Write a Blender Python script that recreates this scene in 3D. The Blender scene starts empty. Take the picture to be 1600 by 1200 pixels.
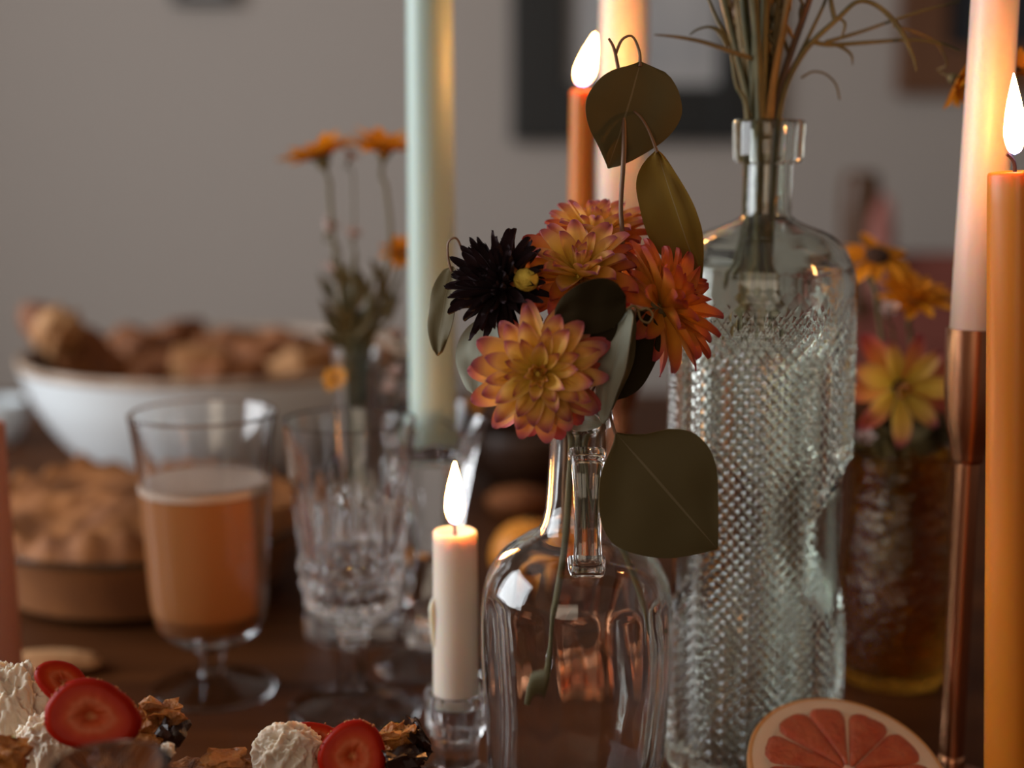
import bpy, bmesh, math, random
from mathutils import Vector, Matrix, Euler, noise
rnd = random.Random(7)
PI = math.pi
scene = bpy.context.scene
C = scene.collection

# ------------------------------------------------------------------ camera
CAM_Z, TILT, FPX = 0.32, math.radians(9.7), 2222.0
cam_d = bpy.data.cameras.new('camera'); cam = bpy.data.objects.new('camera', cam_d); C.objects.link(cam)
cam.location = (0, 0, CAM_Z); cam.rotation_euler = (PI/2 - TILT, 0, 0)
cam_d.sensor_width = 36; cam_d.lens = FPX/1600*36; cam_d.clip_start = 0.02
cam_d.dof.use_dof = True; cam_d.dof.focus_distance = 0.602; cam_d.dof.aperture_fstop = 3.2
scene.camera = cam

# ------------------------------------------------------------------ world, light, exposure
w = bpy.data.worlds.new('world'); scene.world = w; w.use_nodes = True
w.node_tree.nodes['Background'].inputs[0].default_value = (0.55, 0.62, 0.70, 1)
w.node_tree.nodes['Background'].inputs[1].default_value = 0.6
def area(name, loc, rot, sx, sy, power, col):
    l = bpy.data.lights.new(name, 'AREA'); l.shape = 'RECTANGLE'; l.size = sx; l.size_y = sy; l.energy = power; l.color = col
    o = bpy.data.objects.new(name, l); C.objects.link(o); o.location = loc; o.rotation_euler = rot
    return o
# daylight by the left window; window behind the camera with added warm fill tint
area('window_light', (-1.83, 0.75, 0.75), (0, -PI/2, 0), 1.3, 1.5, 46, (0.93, 0.965, 1.0))
area('window_light', (-0.75, -2.33, 0.75), (PI/2, 0, 0), 1.4, 1.3, 13, (1.0, 0.79, 0.56))
scene.view_settings.view_transform = 'Standard'; scene.view_settings.look = 'None'
scene.view_settings.gamma = 1; scene.view_settings.use_curve_mapping = False
scene.view_settings.exposure = 0.0
cy = scene.cycles
cy.max_bounces = 24; cy.transmission_bounces = 20; cy.glossy_bounces = 10; cy.diffuse_bounces = 4; cy.transparent_max_bounces = 24
cy.sample_clamp_indirect = 8.0; cy.blur_glossy = 0.6; cy.use_denoising = True

# ------------------------------------------------------------------ helpers
FWD = Vector((0, math.cos(TILT), -math.sin(TILT))); UP = Vector((0, math.sin(TILT), math.cos(TILT))); RT = Vector((1, 0, 0))
def P(px, py, d):                      # the point of the room at distance d (world Y) seen at pixel px, py
    v = FWD + RT*((px-800)/FPX) + UP*((600-py)/FPX)
    return Vector((0, 0, CAM_Z)) + v*(d/v.y)
def X(px, d, z=0.1): return (px-800)/FPX*axial(d, z)
def axial(d, z=0.1): return d*math.cos(TILT) + (CAM_Z-z)*math.sin(TILT)
def Z(py, d): return P(800, py, d).z
def W(px, d, z=0.1): return px/FPX*axial(d, z)      # a width in pixels -> metres

def link(name, me, mat=None, parent=None, loc=None):
    o = bpy.data.objects.new(name, me); C.objects.link(o)
    if mat is not None and not me.materials: me.materials.append(mat)
    if parent is not None: o.parent = parent
    if loc is not None: o.location = loc
    return o
def mesh(name, vs, fs, smooth=True, sharp=None, fix=True, uvs=None):
    me = bpy.data.meshes.new(name); me.from_pydata([tuple(v) for v in vs], [], fs)
    if uvs is not None:
        uvl = me.uv_layers.new(name='UVMap')
        for lp in me.loops: uvl.data[lp.index].uv = uvs[lp.vertex_index]
    if fix:
        bm = bmesh.new(); bm.from_mesh(me); bmesh.ops.remove_doubles(bm, verts=bm.verts, dist=1e-7) if uvs is None else None
        bmesh.ops.recalc_face_normals(bm, faces=bm.faces); bm.to_mesh(me); bm.free()
    if smooth:
        me.polygons.foreach_set('use_smooth', [True]*len(me.polygons))
        if sharp: me.set_sharp_from_angle(angle=math.radians(sharp))
    me.update(); return me
def tag(o, label=None, cat=None, group=None, kind=None):
    if label: o['label'] = label
    if cat: o['category'] = cat
    if group: o['group'] = group
    if kind: o['kind'] = kind
    return o
def thing(name, label, cat, loc=(0, 0, 0), group=None, rot=(0, 0, 0)):
    o = bpy.data.objects.new(name, None); C.objects.link(o); o.location = loc; o.rotation_euler = rot
    o.empty_display_size = 0.02
    return tag(o, label, cat, group)

def catmull(pts, n=6):
    pts = [Vector(p) for p in pts]; out = []
    for i in range(len(pts)-1):
        p0 = pts[max(i-1, 0)]; p1 = pts[i]; p2 = pts[i+1]; p3 = pts[min(i+2, len(pts)-1)]
        for k in range(n):
            t = k/n
            out.append(0.5*((2*p1)+(p2-p0)*t+(2*p0-5*p1+4*p2-p3)*t*t+(3*p1-p0-3*p2+p3)*t**3))
    out.append(pts[-1]); return out
def sm(pts, n=5):                      # smooth a profile of (r, z)
    return [(max(v.x, 0), v.y) for v in catmull([(r, z, 0) for r, z in pts], n)]
def lathe(profile, seg=48, mod=None):
    vs, fs, rings = [], [], []
    for k, (r, z) in enumerate(profile):
        if r < 1e-6:
            vs.append((0, 0, z)); rings.append([len(vs)-1])
        else:
            ring = []
            for i in range(seg):
                t = 2*PI*i/seg; rr = mod(t, k, r, z) if mod else r
                ring.append(len(vs)); vs.append((rr*math.cos(t), rr*math.sin(t), z))
            rings.append(ring)
    for a, b in zip(rings[:-1], rings[1:]):
        if len(a) == 1 and len(b) == 1: continue
        for i in range(seg):
            j = (i+1) % seg
            if len(a) == 1: fs.append((a[0], b[i], b[j]))
            elif len(b) == 1: fs.append((a[i], a[j], b[0]))
            else: fs.append((a[i], a[j], b[j], b[i]))
    return vs, fs
def lathe_me(name, profile, seg=48, mod=None, smooth=True, sharp=45):
    return mesh(name, *lathe(profile, seg, mod), smooth=smooth, sharp=sharp)
def tube_vf(path, radii, seg=8, off=0):
    path = [Vector(p) for p in path]; n = len(path)
    if not hasattr(radii, '__len__'): radii = [radii]*n
    vs, fs = [], []
    nrm = None
    for k in range(n):
        t = (path[min(k+1, n-1)]-path[max(k-1, 0)]).normalized()
        if nrm is None:
            nrm = t.cross(Vector((0.3, 0.9, 0.2))).normalized()
        nrm = (nrm - t*nrm.dot(t)).normalized(); b = t.cross(nrm)
        for i in range(seg):
            a = 2*PI*i/seg; vs.append(path[k]+(nrm*math.cos(a)+b*math.sin(a))*radii[k])
    for k in range(n-1):
        for i in range(seg):
            j = (i+1) % seg
            fs.append((off+k*seg+i, off+k*seg+j, off+(k+1)*seg+j, off+(k+1)*seg+i))
    fs.append(tuple(off+i for i in range(seg))[::-1]); fs.append(tuple(off+(n-1)*seg+i for i in range(seg)))
    return vs, fs
def tube(name, path, radii, mat, parent, seg=8, n=6, origin=None):
    o0 = Vector(origin) if origin is not None else Vector((0, 0, 0))
    pts = catmull(path, n) if n else [Vector(p) for p in path]
    if hasattr(radii, '__len__'):
        rr = []
        for k in range(len(pts)):
            f = k/(len(pts)-1)*(len(radii)-1); i = min(int(f), len(radii)-2); rr.append(radii[i]+(radii[i+1]-radii[i])*(f-i))
        radii = rr
    vs, fs = tube_vf([p-o0 for p in pts], radii, seg)
    return link(name, mesh(name, vs, fs, sharp=60), mat, parent)
def box_vf(x0, x1, y0, y1, z0, z1, off=0):
    v = [(x0, y0, z0), (x1, y0, z0), (x1, y1, z0), (x0, y1, z0), (x0, y0, z1), (x1, y0, z1), (x1, y1, z1), (x0, y1, z1)]
    f = [(0, 3, 2, 1), (4, 5, 6, 7), (0, 1, 5, 4), (1, 2, 6, 5), (2, 3, 7, 6), (3, 0, 4, 7)]
    return v, [tuple(off+i for i in q) for q in f]
def box(name, x0, x1, y0, y1, z0, z1, mat, parent=None, bev=0.0):
    vs, fs = box_vf(x0, x1, y0, y1, z0, z1); me = mesh(name, vs, fs, smooth=False)
    if bev:
        bm = bmesh.new(); bm.from_mesh(me); bmesh.ops.bevel(bm, geom=bm.edges[:], offset=bev, segments=2, affect='EDGES', profile=0.5); bm.to_mesh(me); bm.free()
    return link(name, me, mat, parent)
def blob(name, rx, ry, rz, amp, freq, seed, sub=4, fn=None):
    bm = bmesh.new(); bmesh.ops.create_icosphere(bm, subdivisions=sub, radius=1.0)
    for v in bm.verts:
        n = v.co.normalized(); k = 1+amp*noise.noise(n*freq+Vector((seed*7.1, seed*3.3, 0)))+0.4*amp*noise.noise(n*freq*2.7+Vector((seed, 0, 5)))
        co = Vector((n.x*rx, n.y*ry, n.z*rz))*k
        v.co = fn(co, n) if fn else co
    me = bpy.data.meshes.new(name); bm.to_mesh(me); bm.free()
    me.polygons.foreach_set('use_smooth', [True]*len(me.polygons)); return me

# ------------------------------------------------------------------ materials
def nt(name):
    m = bpy.data.materials.new(name); m.use_nodes = True; t = m.node_tree
    return m, t, t.nodes['Principled BSDF']
def plain(name, col, rough=0.5, metal=0.0, spec=0.5, coat=0.0, sss=0.0, sssr=(1, .4, .2), sscale=0.005, bump=0.0, bscale=200.0, var=0.0, vscale=20.0, col2=None):
    m, t, b = nt(name)
    b.inputs['Base Color'].default_value = (*col, 1); b.inputs['Roughness'].default_value = rough
    b.inputs['Metallic'].default_value = metal; b.inputs['Specular IOR Level'].default_value = spec
    b.inputs['Coat Weight'].default_value = coat; b.inputs['Coat Roughness'].default_value = 0.08
    if sss:
        b.inputs['Subsurface Weight'].default_value = sss; b.inputs['Subsurface Radius'].default_value = sssr; b.inputs['Subsurface Scale'].default_value = sscale
    tc = None
    if bump or col2:
        tc = t.nodes.new('ShaderNodeTexCoord')
    if bump:
        n = t.nodes.new('ShaderNodeTexNoise'); n.inputs['Scale'].default_value = bscale; n.inputs['Detail'].default_value = 4
        bp = t.nodes.new('ShaderNodeBump'); bp.inputs['Strength'].default_value = bump; bp.inputs['Distance'].default_value = 0.002
        t.links.new(tc.outputs['Object'], n.inputs['Vector']); t.links.new(n.outputs['Fac'], bp.inputs['Height']); t.links.new(bp.outputs['Normal'], b.inputs['Normal'])
    if col2:
        n = t.nodes.new('ShaderNodeTexNoise'); n.inputs['Scale'].default_value = vscale; n.inputs['Detail'].default_value = 5
        r = t.nodes.new('ShaderNodeValToRGB'); r.color_ramp.elements[0].position = .35; r.color_ramp.elements[1].position = .65
        r.color_ramp.elements[0].color = (*col, 1); r.color_ramp.elements[1].color = (*col2, 1)
        t.links.new(tc.outputs['Object'], n.inputs['Vector']); t.links.new(n.outputs['Fac'], r.inputs['Fac']); t.links.new(r.outputs['Color'], b.inputs['Base Color'])
    return m
def glass(name, col=(1, 1, 1), rough=0.0, ior=1.48, bump=0.0, bscale=80.0):
    m, t, b = nt(name)
    b.inputs['Base Color'].default_value = (*col, 1); b.inputs['Roughness'].default_value = rough
    b.inputs['IOR'].default_value = ior; b.inputs['Transmission Weight'].default_value = 1.0
    if bump:
        tc = t.nodes.new('ShaderNodeTexCoord')
        n = t.nodes.new('ShaderNodeTexNoise'); n.inputs['Scale'].default_value = bscale; n.inputs['Detail'].default_value = 2
        bp = t.nodes.new('ShaderNodeBump'); bp.inputs['Strength'].default_value = bump; bp.inputs['Distance'].default_value = 0.003
        t.links.new(tc.outputs['Object'], n.inputs['Vector']); t.links.new(n.outputs['Fac'], bp.inputs['Height']); t.links.new(bp.outputs['Normal'], b.inputs['Normal'])
    return m
def wood(name, c1, c2, rough=0.3, axis=0, scale=6.0, coat=0.0):
    m, t, b = nt(name)
    tc = t.nodes.new('ShaderNodeTexCoord'); mp = t.nodes.new('ShaderNodeMapping')
    sc = [scale*6]*3; sc[axis] = scale*0.5; mp.inputs['Scale'].default_value = sc
    n = t.nodes.new('ShaderNodeTexNoise'); n.inputs['Scale'].default_value = 1.0; n.inputs['Detail'].default_value = 6; n.inputs['Distortion'].default_value = 1.2
    r = t.nodes.new('ShaderNodeValToRGB'); r.color_ramp.elements[0].position = .3; r.color_ramp.elements[1].position = .7
    r.color_ramp.elements[0].color = (*c1, 1); r.color_ramp.elements[1].color = (*c2, 1)
    oi = t.nodes.new('ShaderNodeObjectInfo'); ad = t.nodes.new('ShaderNodeVectorMath'); ad.operation = 'ADD'
    ml = t.nodes.new('ShaderNodeMath'); ml.operation = 'MULTIPLY'; ml.inputs[1].default_value = 9.0
    t.links.new(oi.outputs['Random'], ml.inputs[0])
    t.links.new(tc.outputs['Object'], mp.inputs['Vector']); t.links.new(mp.outputs['Vector'], ad.inputs[0]); t.links.new(ml.outputs[0], ad.inputs[1])
    t.links.new(ad.outputs[0], n.inputs['Vector']); t.links.new(n.outputs['Fac'], r.inputs['Fac']); t.links.new(r.outputs['Color'], b.inputs['Base Color'])
    b.inputs['Roughness'].default_value = rough; b.inputs['Coat Weight'].default_value = coat; b.inputs['Coat Roughness'].default_value = 0.12
    return m
def ramp_uv(name, stops, rough=0.5, transl=0.25, var=0.12, edge=None, rib=0.0):
    """colour by the UV: x runs along the length, y is 0..1 across; optional edge tint; a little light passes through"""
    m, t, b = nt(name)
    uv = t.nodes.new('ShaderNodeUVMap'); uv.uv_map = 'UVMap'; sp = t.nodes.new('ShaderNodeSeparateXYZ'); t.links.new(uv.outputs[0], sp.inputs[0])
    r = t.nodes.new('ShaderNodeValToRGB'); e = r.color_ramp.elements
    while len(e) < len(stops): e.new(0.5)
    for k, (p, c) in enumerate(stops): e[k].position = p; e[k].color = (*c, 1)
    t.links.new(sp.outputs['X'], r.inputs['Fac']); col = r.outputs['Color']
    d = t.nodes.new('ShaderNodeMath'); d.operation = 'MULTIPLY_ADD'; d.inputs[1].default_value = 2; d.inputs[2].default_value = -1
    t.links.new(sp.outputs['Y'], d.inputs[0]); ab = t.nodes.new('ShaderNodeMath'); ab.operation = 'ABSOLUTE'; t.links.new(d.outputs[0], ab.inputs[0])
    if edge:
        pw = t.nodes.new('ShaderNodeMath'); pw.operation = 'POWER'; pw.inputs[1].default_value = 2.5; t.links.new(ab.outputs[0], pw.inputs[0])
        mu = t.nodes.new('ShaderNodeMath'); mu.operation = 'MULTIPLY'; t.links.new(pw.outputs[0], mu.inputs[0]); sx2 = t.nodes.new('ShaderNodeMath'); sx2.operation = 'MULTIPLY'; sx2.inputs[1].default_value = .55; t.links.new(sp.outputs['X'], sx2.inputs[0]); t.links.new(sx2.outputs[0], mu.inputs[1])
        mx = t.nodes.new('ShaderNodeMixRGB'); t.links.new(mu.outputs[0], mx.inputs[0]); t.links.new(col, mx.inputs[1]); mx.inputs[2].default_value = (*edge, 1); col = mx.outputs[0]
    if rib:
        lt = t.nodes.new('ShaderNodeMath'); lt.operation = 'LESS_THAN'; lt.inputs[1].default_value = rib; t.links.new(ab.outputs[0], lt.inputs[0])
        m2 = t.nodes.new('ShaderNodeMath'); m2.operation = 'MULTIPLY'; m2.inputs[1].default_value = 0.5; t.links.new(lt.outputs[0], m2.inputs[0])
        mx = t.nodes.new('ShaderNodeMixRGB'); t.links.new(m2.outputs[0], mx.inputs[0]); t.links.new(col, mx.inputs[1]); mx.inputs[2].default_value = (.30, .24, .14, 1); col = mx.outputs[0]
    oi = t.nodes.new('ShaderNodeObjectInfo'); hs = t.nodes.new('ShaderNodeHueSaturation')
    mr = t.nodes.new('ShaderNodeMapRange'); mr.inputs['To Min'].default_value = 1-var; mr.inputs['To Max'].default_value = 1+var
    t.links.new(oi.outputs['Random'], mr.inputs['Value']); t.links.new(mr.outputs[0], hs.inputs['Value']); t.links.new(col, hs.inputs['Color'])
    t.links.new(hs.outputs[0], b.inputs['Base Color']); b.inputs['Roughness'].default_value = rough; b.inputs['Specular IOR Level'].default_value = 0.3
    if transl:
        tr = t.nodes.new('ShaderNodeBsdfTranslucent'); t.links.new(hs.outputs[0], tr.inputs['Color'])
        mix = t.nodes.new('ShaderNodeMixShader'); mix.inputs[0].default_value = transl; out = t.nodes['Material Output']
        t.links.new(b.outputs[0], mix.inputs[1]); t.links.new(tr.outputs[0], mix.inputs[2]); t.links.new(mix.outputs[0], out.inputs['Surface'])
    return m

M = {}
M['wall'] = plain('wall_paint', (.46, .405, .365), .85, bump=.15, bscale=120)
M['white_paint'] = plain('white_paint', (.7, .69, .66), .5)
M['floor'] = wood('floor_wood', (.10, .055, .03), (.17, .09, .05), .35, 1, 3)
M['table'] = wood('table_wood', (.050, .0145, .0035), (.105, .033, .008), .5, 0, 4, coat=.0)
M['table'].node_tree.nodes['Principled BSDF'].inputs['Specular IOR Level'].default_value = .14
M['chair'] = wood('chair_wood', (.085, .034, .011), (.12, .050, .017), .4, 2, 6)
M['terracotta'] = plain('red_cloth', (.24, .065, .045), .9, bump=.3, bscale=300)
M['pinkcloth'] = plain('pink_cloth', (.42, .16, .13), .9, bump=.3, bscale=300)
M['frame_black'] = plain('black_frame', (.012, .013, .013), .5)
M['frame_brown'] = wood('brown_frame', (.13, .05, .022), (.19, .08, .035), .5, 2, 8)
M['mat_board'] = plain('mat_board', (.50, .48, .47), .9)
M['art_dark'] = plain('dark_print', (.02, .022, .028), .7)
M['art_grey'] = plain('grey_print', (.40, .40, .41), .9, col2=(.52, .50, .49), vscale=9)
M['glass'] = glass('clear_glass', (.985, .985, .985))
M['crystal'] = glass('crystal_glass', (.985, .985, .985), ior=1.52)
M['green_glass'] = glass('pale_green_glass', (.86, .905, .845), ior=1.48)
M['jug_glass'] = glass('jug_glass', (.975, .985, .98), ior=1.46, bump=.06, bscale=30)
M['amber'] = glass('amber_glass', (.66, .32, .035), ior=1.45, bump=.9, bscale=170)
M['dish_glass'] = glass('dish_glass', (.80, .93, .92), ior=1.48)
M['copper'] = plain('brushed_copper', (.62, .27, .14), .26, metal=1.0)
WAXR = (1.0, .45, .18)
M['wax_white'] = plain('white_wax', (.68, .59, .50), .45, sss=1, sssr=(1, .55, .28), sscale=.014)
M['wax_pink'] = plain('blush_wax', (.74, .57, .50), .40, sss=1, sssr=WAXR, sscale=.006)
M['wax_cream'] = plain('cream_wax', (.80, .68, .62), .40, sss=1, sssr=WAXR, sscale=.006)
M['wax_green'] = plain('sage_wax', (.42, .53, .48), .42, sss=1, sssr=(.8, .6, .4), sscale=.004)
M['wax_orange'] = plain('ochre_wax', (.60, .20, .012), .38, sss=1, sssr=(1, .36, .05), sscale=.012)
M['wax_rose'] = plain('rose_wax', (.42, .19, .14), .5, sss=.6, sssr=WAXR, sscale=.005)
M['wick'] = plain('burnt_wick', (.10, .035, .015), .9)
def flame_mat():
    m, t, b = nt('flame'); out = t.nodes['Material Output']; t.nodes.remove(b)
    uv = t.nodes.new('ShaderNodeTexCoord'); sp = t.nodes.new('ShaderNodeSeparateXYZ'); t.links.new(uv.outputs['Generated'], sp.inputs[0])
    r = t.nodes.new('ShaderNodeValToRGB'); e = r.color_ramp.elements
    e[0].position = 0.0; e[0].color = (.02, .03, .10, 1); e[1].position = .28; e[1].color = (1, .40, .10, 1)
    k = e.new(.10); k.color = (.16, .06, .02, 1)
    em = t.nodes.new('ShaderNodeEmission'); em.inputs['Strength'].default_value = 165
    t.links.new(sp.outputs['Z'], r.inputs['Fac']); t.links.new(r.outputs['Color'], em.inputs['Color']); t.links.new(em.outputs[0], out.inputs['Surface'])
    return m
M['flame'] = flame_mat()
M['coffee'] = plain('milk_coffee', (.40, .155, .045), .35, coat=.8, sss=.4, sssr=(1, .5, .2), sscale=.004)
M['coffee_dark'] = plain('dark_syrup', (.06, .02, .008), .3)
M['foam'] = plain('milk_foam', (.56, .42, .33), .8, bump=.3, bscale=900)
M['porcelain'] = plain('white_glaze', (.80, .86, .89), .22)
M['speckle_rim'] = plain('tan_glaze', (.30, .19, .12), .5, col2=(.46, .34, .25), vscale=60)
M['bowl_inside'] = plain('brown_glaze', (.09, .036, .014), .7, spec=.2)
M['crust'] = plain('pie_crust', (.20, .062, .010), .75, col2=(.36, .128, .025), vscale=38, bump=.6, bscale=180)
M['crust_side'] = plain('pie_side', (.28, .098, .020), .8, coat=.3, col2=(.18, .058, .012), vscale=30)
M['cookie'] = plain('golden_pastry', (.28, .088, .015), .7, col2=(.15, .042, .007), vscale=50, bump=.6, bscale=250)
M['cookie_light'] = plain('sugared_pastry', (.52, .28, .12), .75, col2=(.32, .12, .03), vscale=40, bump=.6, bscale=250)
M['crumb'] = plain('crumb_cake', (.085, .028, .009), .9, col2=(.25, .09, .022), vscale=130, bump=1.0, bscale=320)
M['toffee'] = plain('honeycomb_toffee', (.48, .18, .030), .45, col2=(.32, .10, .016), vscale=160, bump=.8, bscale=420, sss=.3, sssr=(1, .4, .1), sscale=.002)
M['choc'] = plain('dark_chocolate', (.025, .009, .005), .35, bump=.4, bscale=200)
M['cream'] = plain('whipped_cream', (.74, .61, .47), .55, sss=.5, sssr=(1, .7, .5), sscale=.003, bump=.25, bscale=260)
M['board'] = wood('board_wood', (.14, .06, .03), (.22, .10, .05), .5, 0, 7)
M['rind'] = plain('grapefruit_rind', (.72, .28, .06), .45, col2=(.74, .33, .11), vscale=40, bump=.25, bscale=700)
M['pith'] = plain('pith', (.88, .56, .36), .7, sss=.4, sssr=(1, .6, .4), sscale=.003)
M['pulp'] = plain('grapefruit_pulp', (.52, .075, .020), .28, col2=(.60, .13, .045), vscale=120, sss=.4, sssr=(1, .3, .15), sscale=.003, bump=.5, bscale=420)
M['membrane'] = plain('membrane', (.78, .42, .28), .6)
M['orange_peel'] = plain('orange_peel', (.75, .27, .025), .45, bump=.3, bscale=500)
M['dark_bowl'] = plain('dark_bowl_wood', (.050, .022, .011), .45)
M['stem'] = plain('green_stem', (.105, .085, .028), .55)
M['stem_dry'] = plain('dry_stem', (.19, .115, .035), .7, col2=(.10, .070, .022), vscale=60)
M['stem_red'] = plain('reddish_stem', (.15, .070, .030), .55)
M['stem_moss'] = plain('moss_stem', (.12, .10, .035), .7, col2=(.05, .048, .018), vscale=40)
M['calyx'] = plain('calyx', (.13, .10, .03), .6)
YEL = (.80, .44, .07)
M['petal'] = ramp_uv('dahlia_petal', [(0, (.66, .46, .04)), (.50, (.88, .57, .085)), (.76, (.86, .46, .12)), (.90, (.52, .15, .11)), (1, (.24, .06, .11))], .5, .32, .10, edge=(.48, .15, .13))
M['petal_red'] = ramp_uv('dahlia_petal_outer', [(0, (.66, .28, .03)), (.45, (.76, .30, .06)), (.75, (.62, .14, .07)), (1, (.38, .06, .09))], .5, .22, .12, edge=(.42, .07, .08))
M['petal_orange'] = ramp_uv('amber_petal', [(0, (.72, .34, .03)), (.50, (.78, .33, .03)), (.8, (.60, .15, .03)), (1, (.28, .035, .04))], .5, .22, .12, edge=(.42, .06, .05))
M['petal_dark'] = ramp_uv('maroon_petal', [(0, (.022, .006, .006)), (1, (.014, .004, .006))], .9, .03, .3)
M['petal_gold'] = ramp_uv('golden_petal', [(0, (.62, .22, .01)), (1, (.84, .34, .015))], .55, .3, .12)
M['petal_pale'] = ramp_uv('pale_petal', [(0, (.62, .42, .36)), (1, (.72, .62, .60))], .6, .3, .1)
M['seed'] = plain('brown_centre', (.045, .018, .008), .9, bump=1, bscale=600)
M['yellow_centre'] = plain('green_gold_centre', (.72, .48, .06), .8, bump=.8, bscale=500)
M['euca'] = ramp_uv('eucalyptus_leaf', [(0, (.135, .100, .036)), (1, (.128, .098, .040))], .6, .25, .12, rib=.02)
M['euca_olive'] = ramp_uv('olive_leaf', [(0, (.25, .145, .020)), (1, (.20, .125, .020))], .5, .30, .08, rib=.02)
M['euca_sage'] = ramp_uv('sage_leaf', [(0, (.30, .31, .235)), (1, (.31, .32, .25))], .55, .12, .08, rib=.02)
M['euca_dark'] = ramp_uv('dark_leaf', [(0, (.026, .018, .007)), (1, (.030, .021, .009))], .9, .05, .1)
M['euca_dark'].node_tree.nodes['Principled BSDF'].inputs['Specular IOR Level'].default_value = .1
def berry_mat():
    m = ramp_uv('strawberry_cut', [(0, (.46, .15, .05)), (.16, (.34, .035, .006)), (.28, (.42, .060, .014)), (.44, (.48, .100, .034)), (.56, (.44, .045, .007)), (.74, (.38, .018, .002)), (1, (.26, .006, .001))], .38, 0, .05)
    b = m.node_tree.nodes['Principled BSDF']; b.inputs['Specular IOR Level'].default_value = .08
    b.inputs['Subsurface Weight'].default_value = .3; b.inputs['Subsurface Radius'].default_value = (1, .15, .06); b.inputs['Subsurface Scale'].default_value = .002
    return m
M['berry'] = berry_mat()
M['berry_skin'] = plain('strawberry_skin', (.42, .022, .010), .3, bump=.8, bscale=330)

# ------------------------------------------------------------------ room
FZ, CZ = -0.75, 1.80
XL, XR, YF, YB = -1.80, 2.2, -2.3, 2.9
def struct(o): return tag(o, kind='structure')
struct(box('floor', XL, XR, YF, YB, FZ-.05, FZ, M['floor']))
struct(box('ceiling', XL, XR, YF, YB, CZ, CZ+.05, M['wall']))
struct(box('wall_back', XL, XR, YB, YB+.1, FZ, CZ, M['wall']))
struct(box('wall_right', XR, XR+.1, YF, YB, FZ, CZ, M['wall']))
def wall_with_hole(name, a0, a1, h0, h1, fixed, thick, axis):   # a wall panel around one window opening
    vs, fs = [], []
    lo, hi = (YF, YB) if axis == 'y' else (XL, XR)
    for (s0, s1, z0, z1) in ((lo, a0, FZ, CZ), (a1, hi, FZ, CZ), (a0, a1, FZ, h0), (a0, a1, h1, CZ)):
        if axis == 'y': v, f = box_vf(fixed-thick, fixed, s0, s1, z0, z1, len(vs))
        else: v, f = box_vf(s0, s1, fixed-thick, fixed, z0, z1, len(vs))
        vs += v; fs += f
    return struct(link(name, mesh(name, vs, fs, smooth=False, fix=False), M['wall']))
wall_with_hole('wall_left', 0.0, 1.5, .1, 1.4, XL, .1, 'y')
wall_with_hole('wall_front', -1.45, -.05, .1, 1.4, YF, .1, 'x')
def window(name, axis, fixed, a0, a1, z0, z1):
    root = bpy.data.objects.new(name, None); C.objects.link(root); struct(root)
    def bar(nm, s0, s1, h0, h1, t=.02):
        if axis == 'y': box(nm, fixed-.06, fixed-.06+t, s0, s1, h0, h1, M['white_paint'], root)
        else: box(nm, s0, s1, fixed-.06, fixed-.06+t, h0, h1, M['white_paint'], root)
    bar('window_frame', a0, a0+.05, z0, z1); bar('window_frame', a1-.05, a1, z0, z1)
    bar('window_frame', a0, a1, z0, z0+.05); bar('window_frame', a0, a1, z1-.05, z1)
    bar('muntin', (a0+a1)/2-.015, (a0+a1)/2+.015, z0, z1); bar('muntin', a0, a1, (z0+z1)/2-.015, (z0+z1)/2+.015)
window('window_1', 'y', XL, 0.0, 1.5, .1, 1.4); window('window_2', 'x', YF, -1.45, -.05, .1, 1.4)
struct(box('baseboard_back', XL, XR, YB-.02, YB, FZ, FZ+.12, M['white_paint']))

# pictures on the back wall
def picture(label, px0, px1, py_bot, height, border, frame_m, mat_m, art_m, inset):
    d = YB-.03; a = P(px0, py_bot, d); b = P(px1, py_bot, d); x0, x1, z0 = a.x, b.x, a.z; z1 = z0+height
    t = thing('picture_frame', label, 'picture', ((x0+x1)/2, YB, z0)); hw = (x1-x0)/2
    for (u0, u1, w0, w1) in ((-hw, -hw+border, 0, height), (hw-border, hw, 0, height), (-hw+border, hw-border, 0, border), (-hw+border, hw-border, height-border, height)):
        box('frame_bar', u0, u1, -.035, -.002, w0, w1, frame_m, t, .003)
    box('mat_board', -hw+border, hw-border, -.012, -.002, border, height-border, mat_m, t)
    box('print', -hw+border+inset, hw-border-inset, -.014, -.0125, border+inset, height-border-inset, art_m, t)
    return t
picture('black framed pale print on the wall behind the cream candle', 798, 1208, 222, .58, .112, M['frame_black'], M['mat_board'], M['art_grey'], .03)
picture('brown wooden frame around a dark print at upper right', 1402, 1790, 148, .60, .092, M['frame_brown'], M['art_dark'], M['art_dark'], .03)
picture('dark frame whose bottom edge shows at upper left', 268, 368, 4, .30, .02, M['frame_black'], M['mat_board'], M['art_grey'], .02)

# dining table of boards
tb = thing('dining_table', 'dark red-brown polished wooden dining table under the whole setting', 'table', (0, .95, FZ))
tz = -FZ
for k in range(6):
    y0 = -.86+k*(1.72/6); o = box('plank', -1.0, 1.0, y0+.0006, y0+1.72/6-.0006, tz-.03, tz, M['table'], tb, .0012)
for sx in (-1, 1):
    for sy in (-1, 1):
        box('leg', sx*.9-.035, sx*.9+.035, sy*.76-.035, sy*.76+.035, 0, tz-.03, M['table'], tb, .004)
    box('apron', sx*.9-.012, sx*.9+.012, -.72, .72, tz-.12, tz-.031, M['table'], tb)
for sy in (-1, 1): box('apron', -.86, .86, sy*.76-.012, sy*.76+.012, tz-.12, tz-.031, M['table'], tb)

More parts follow.
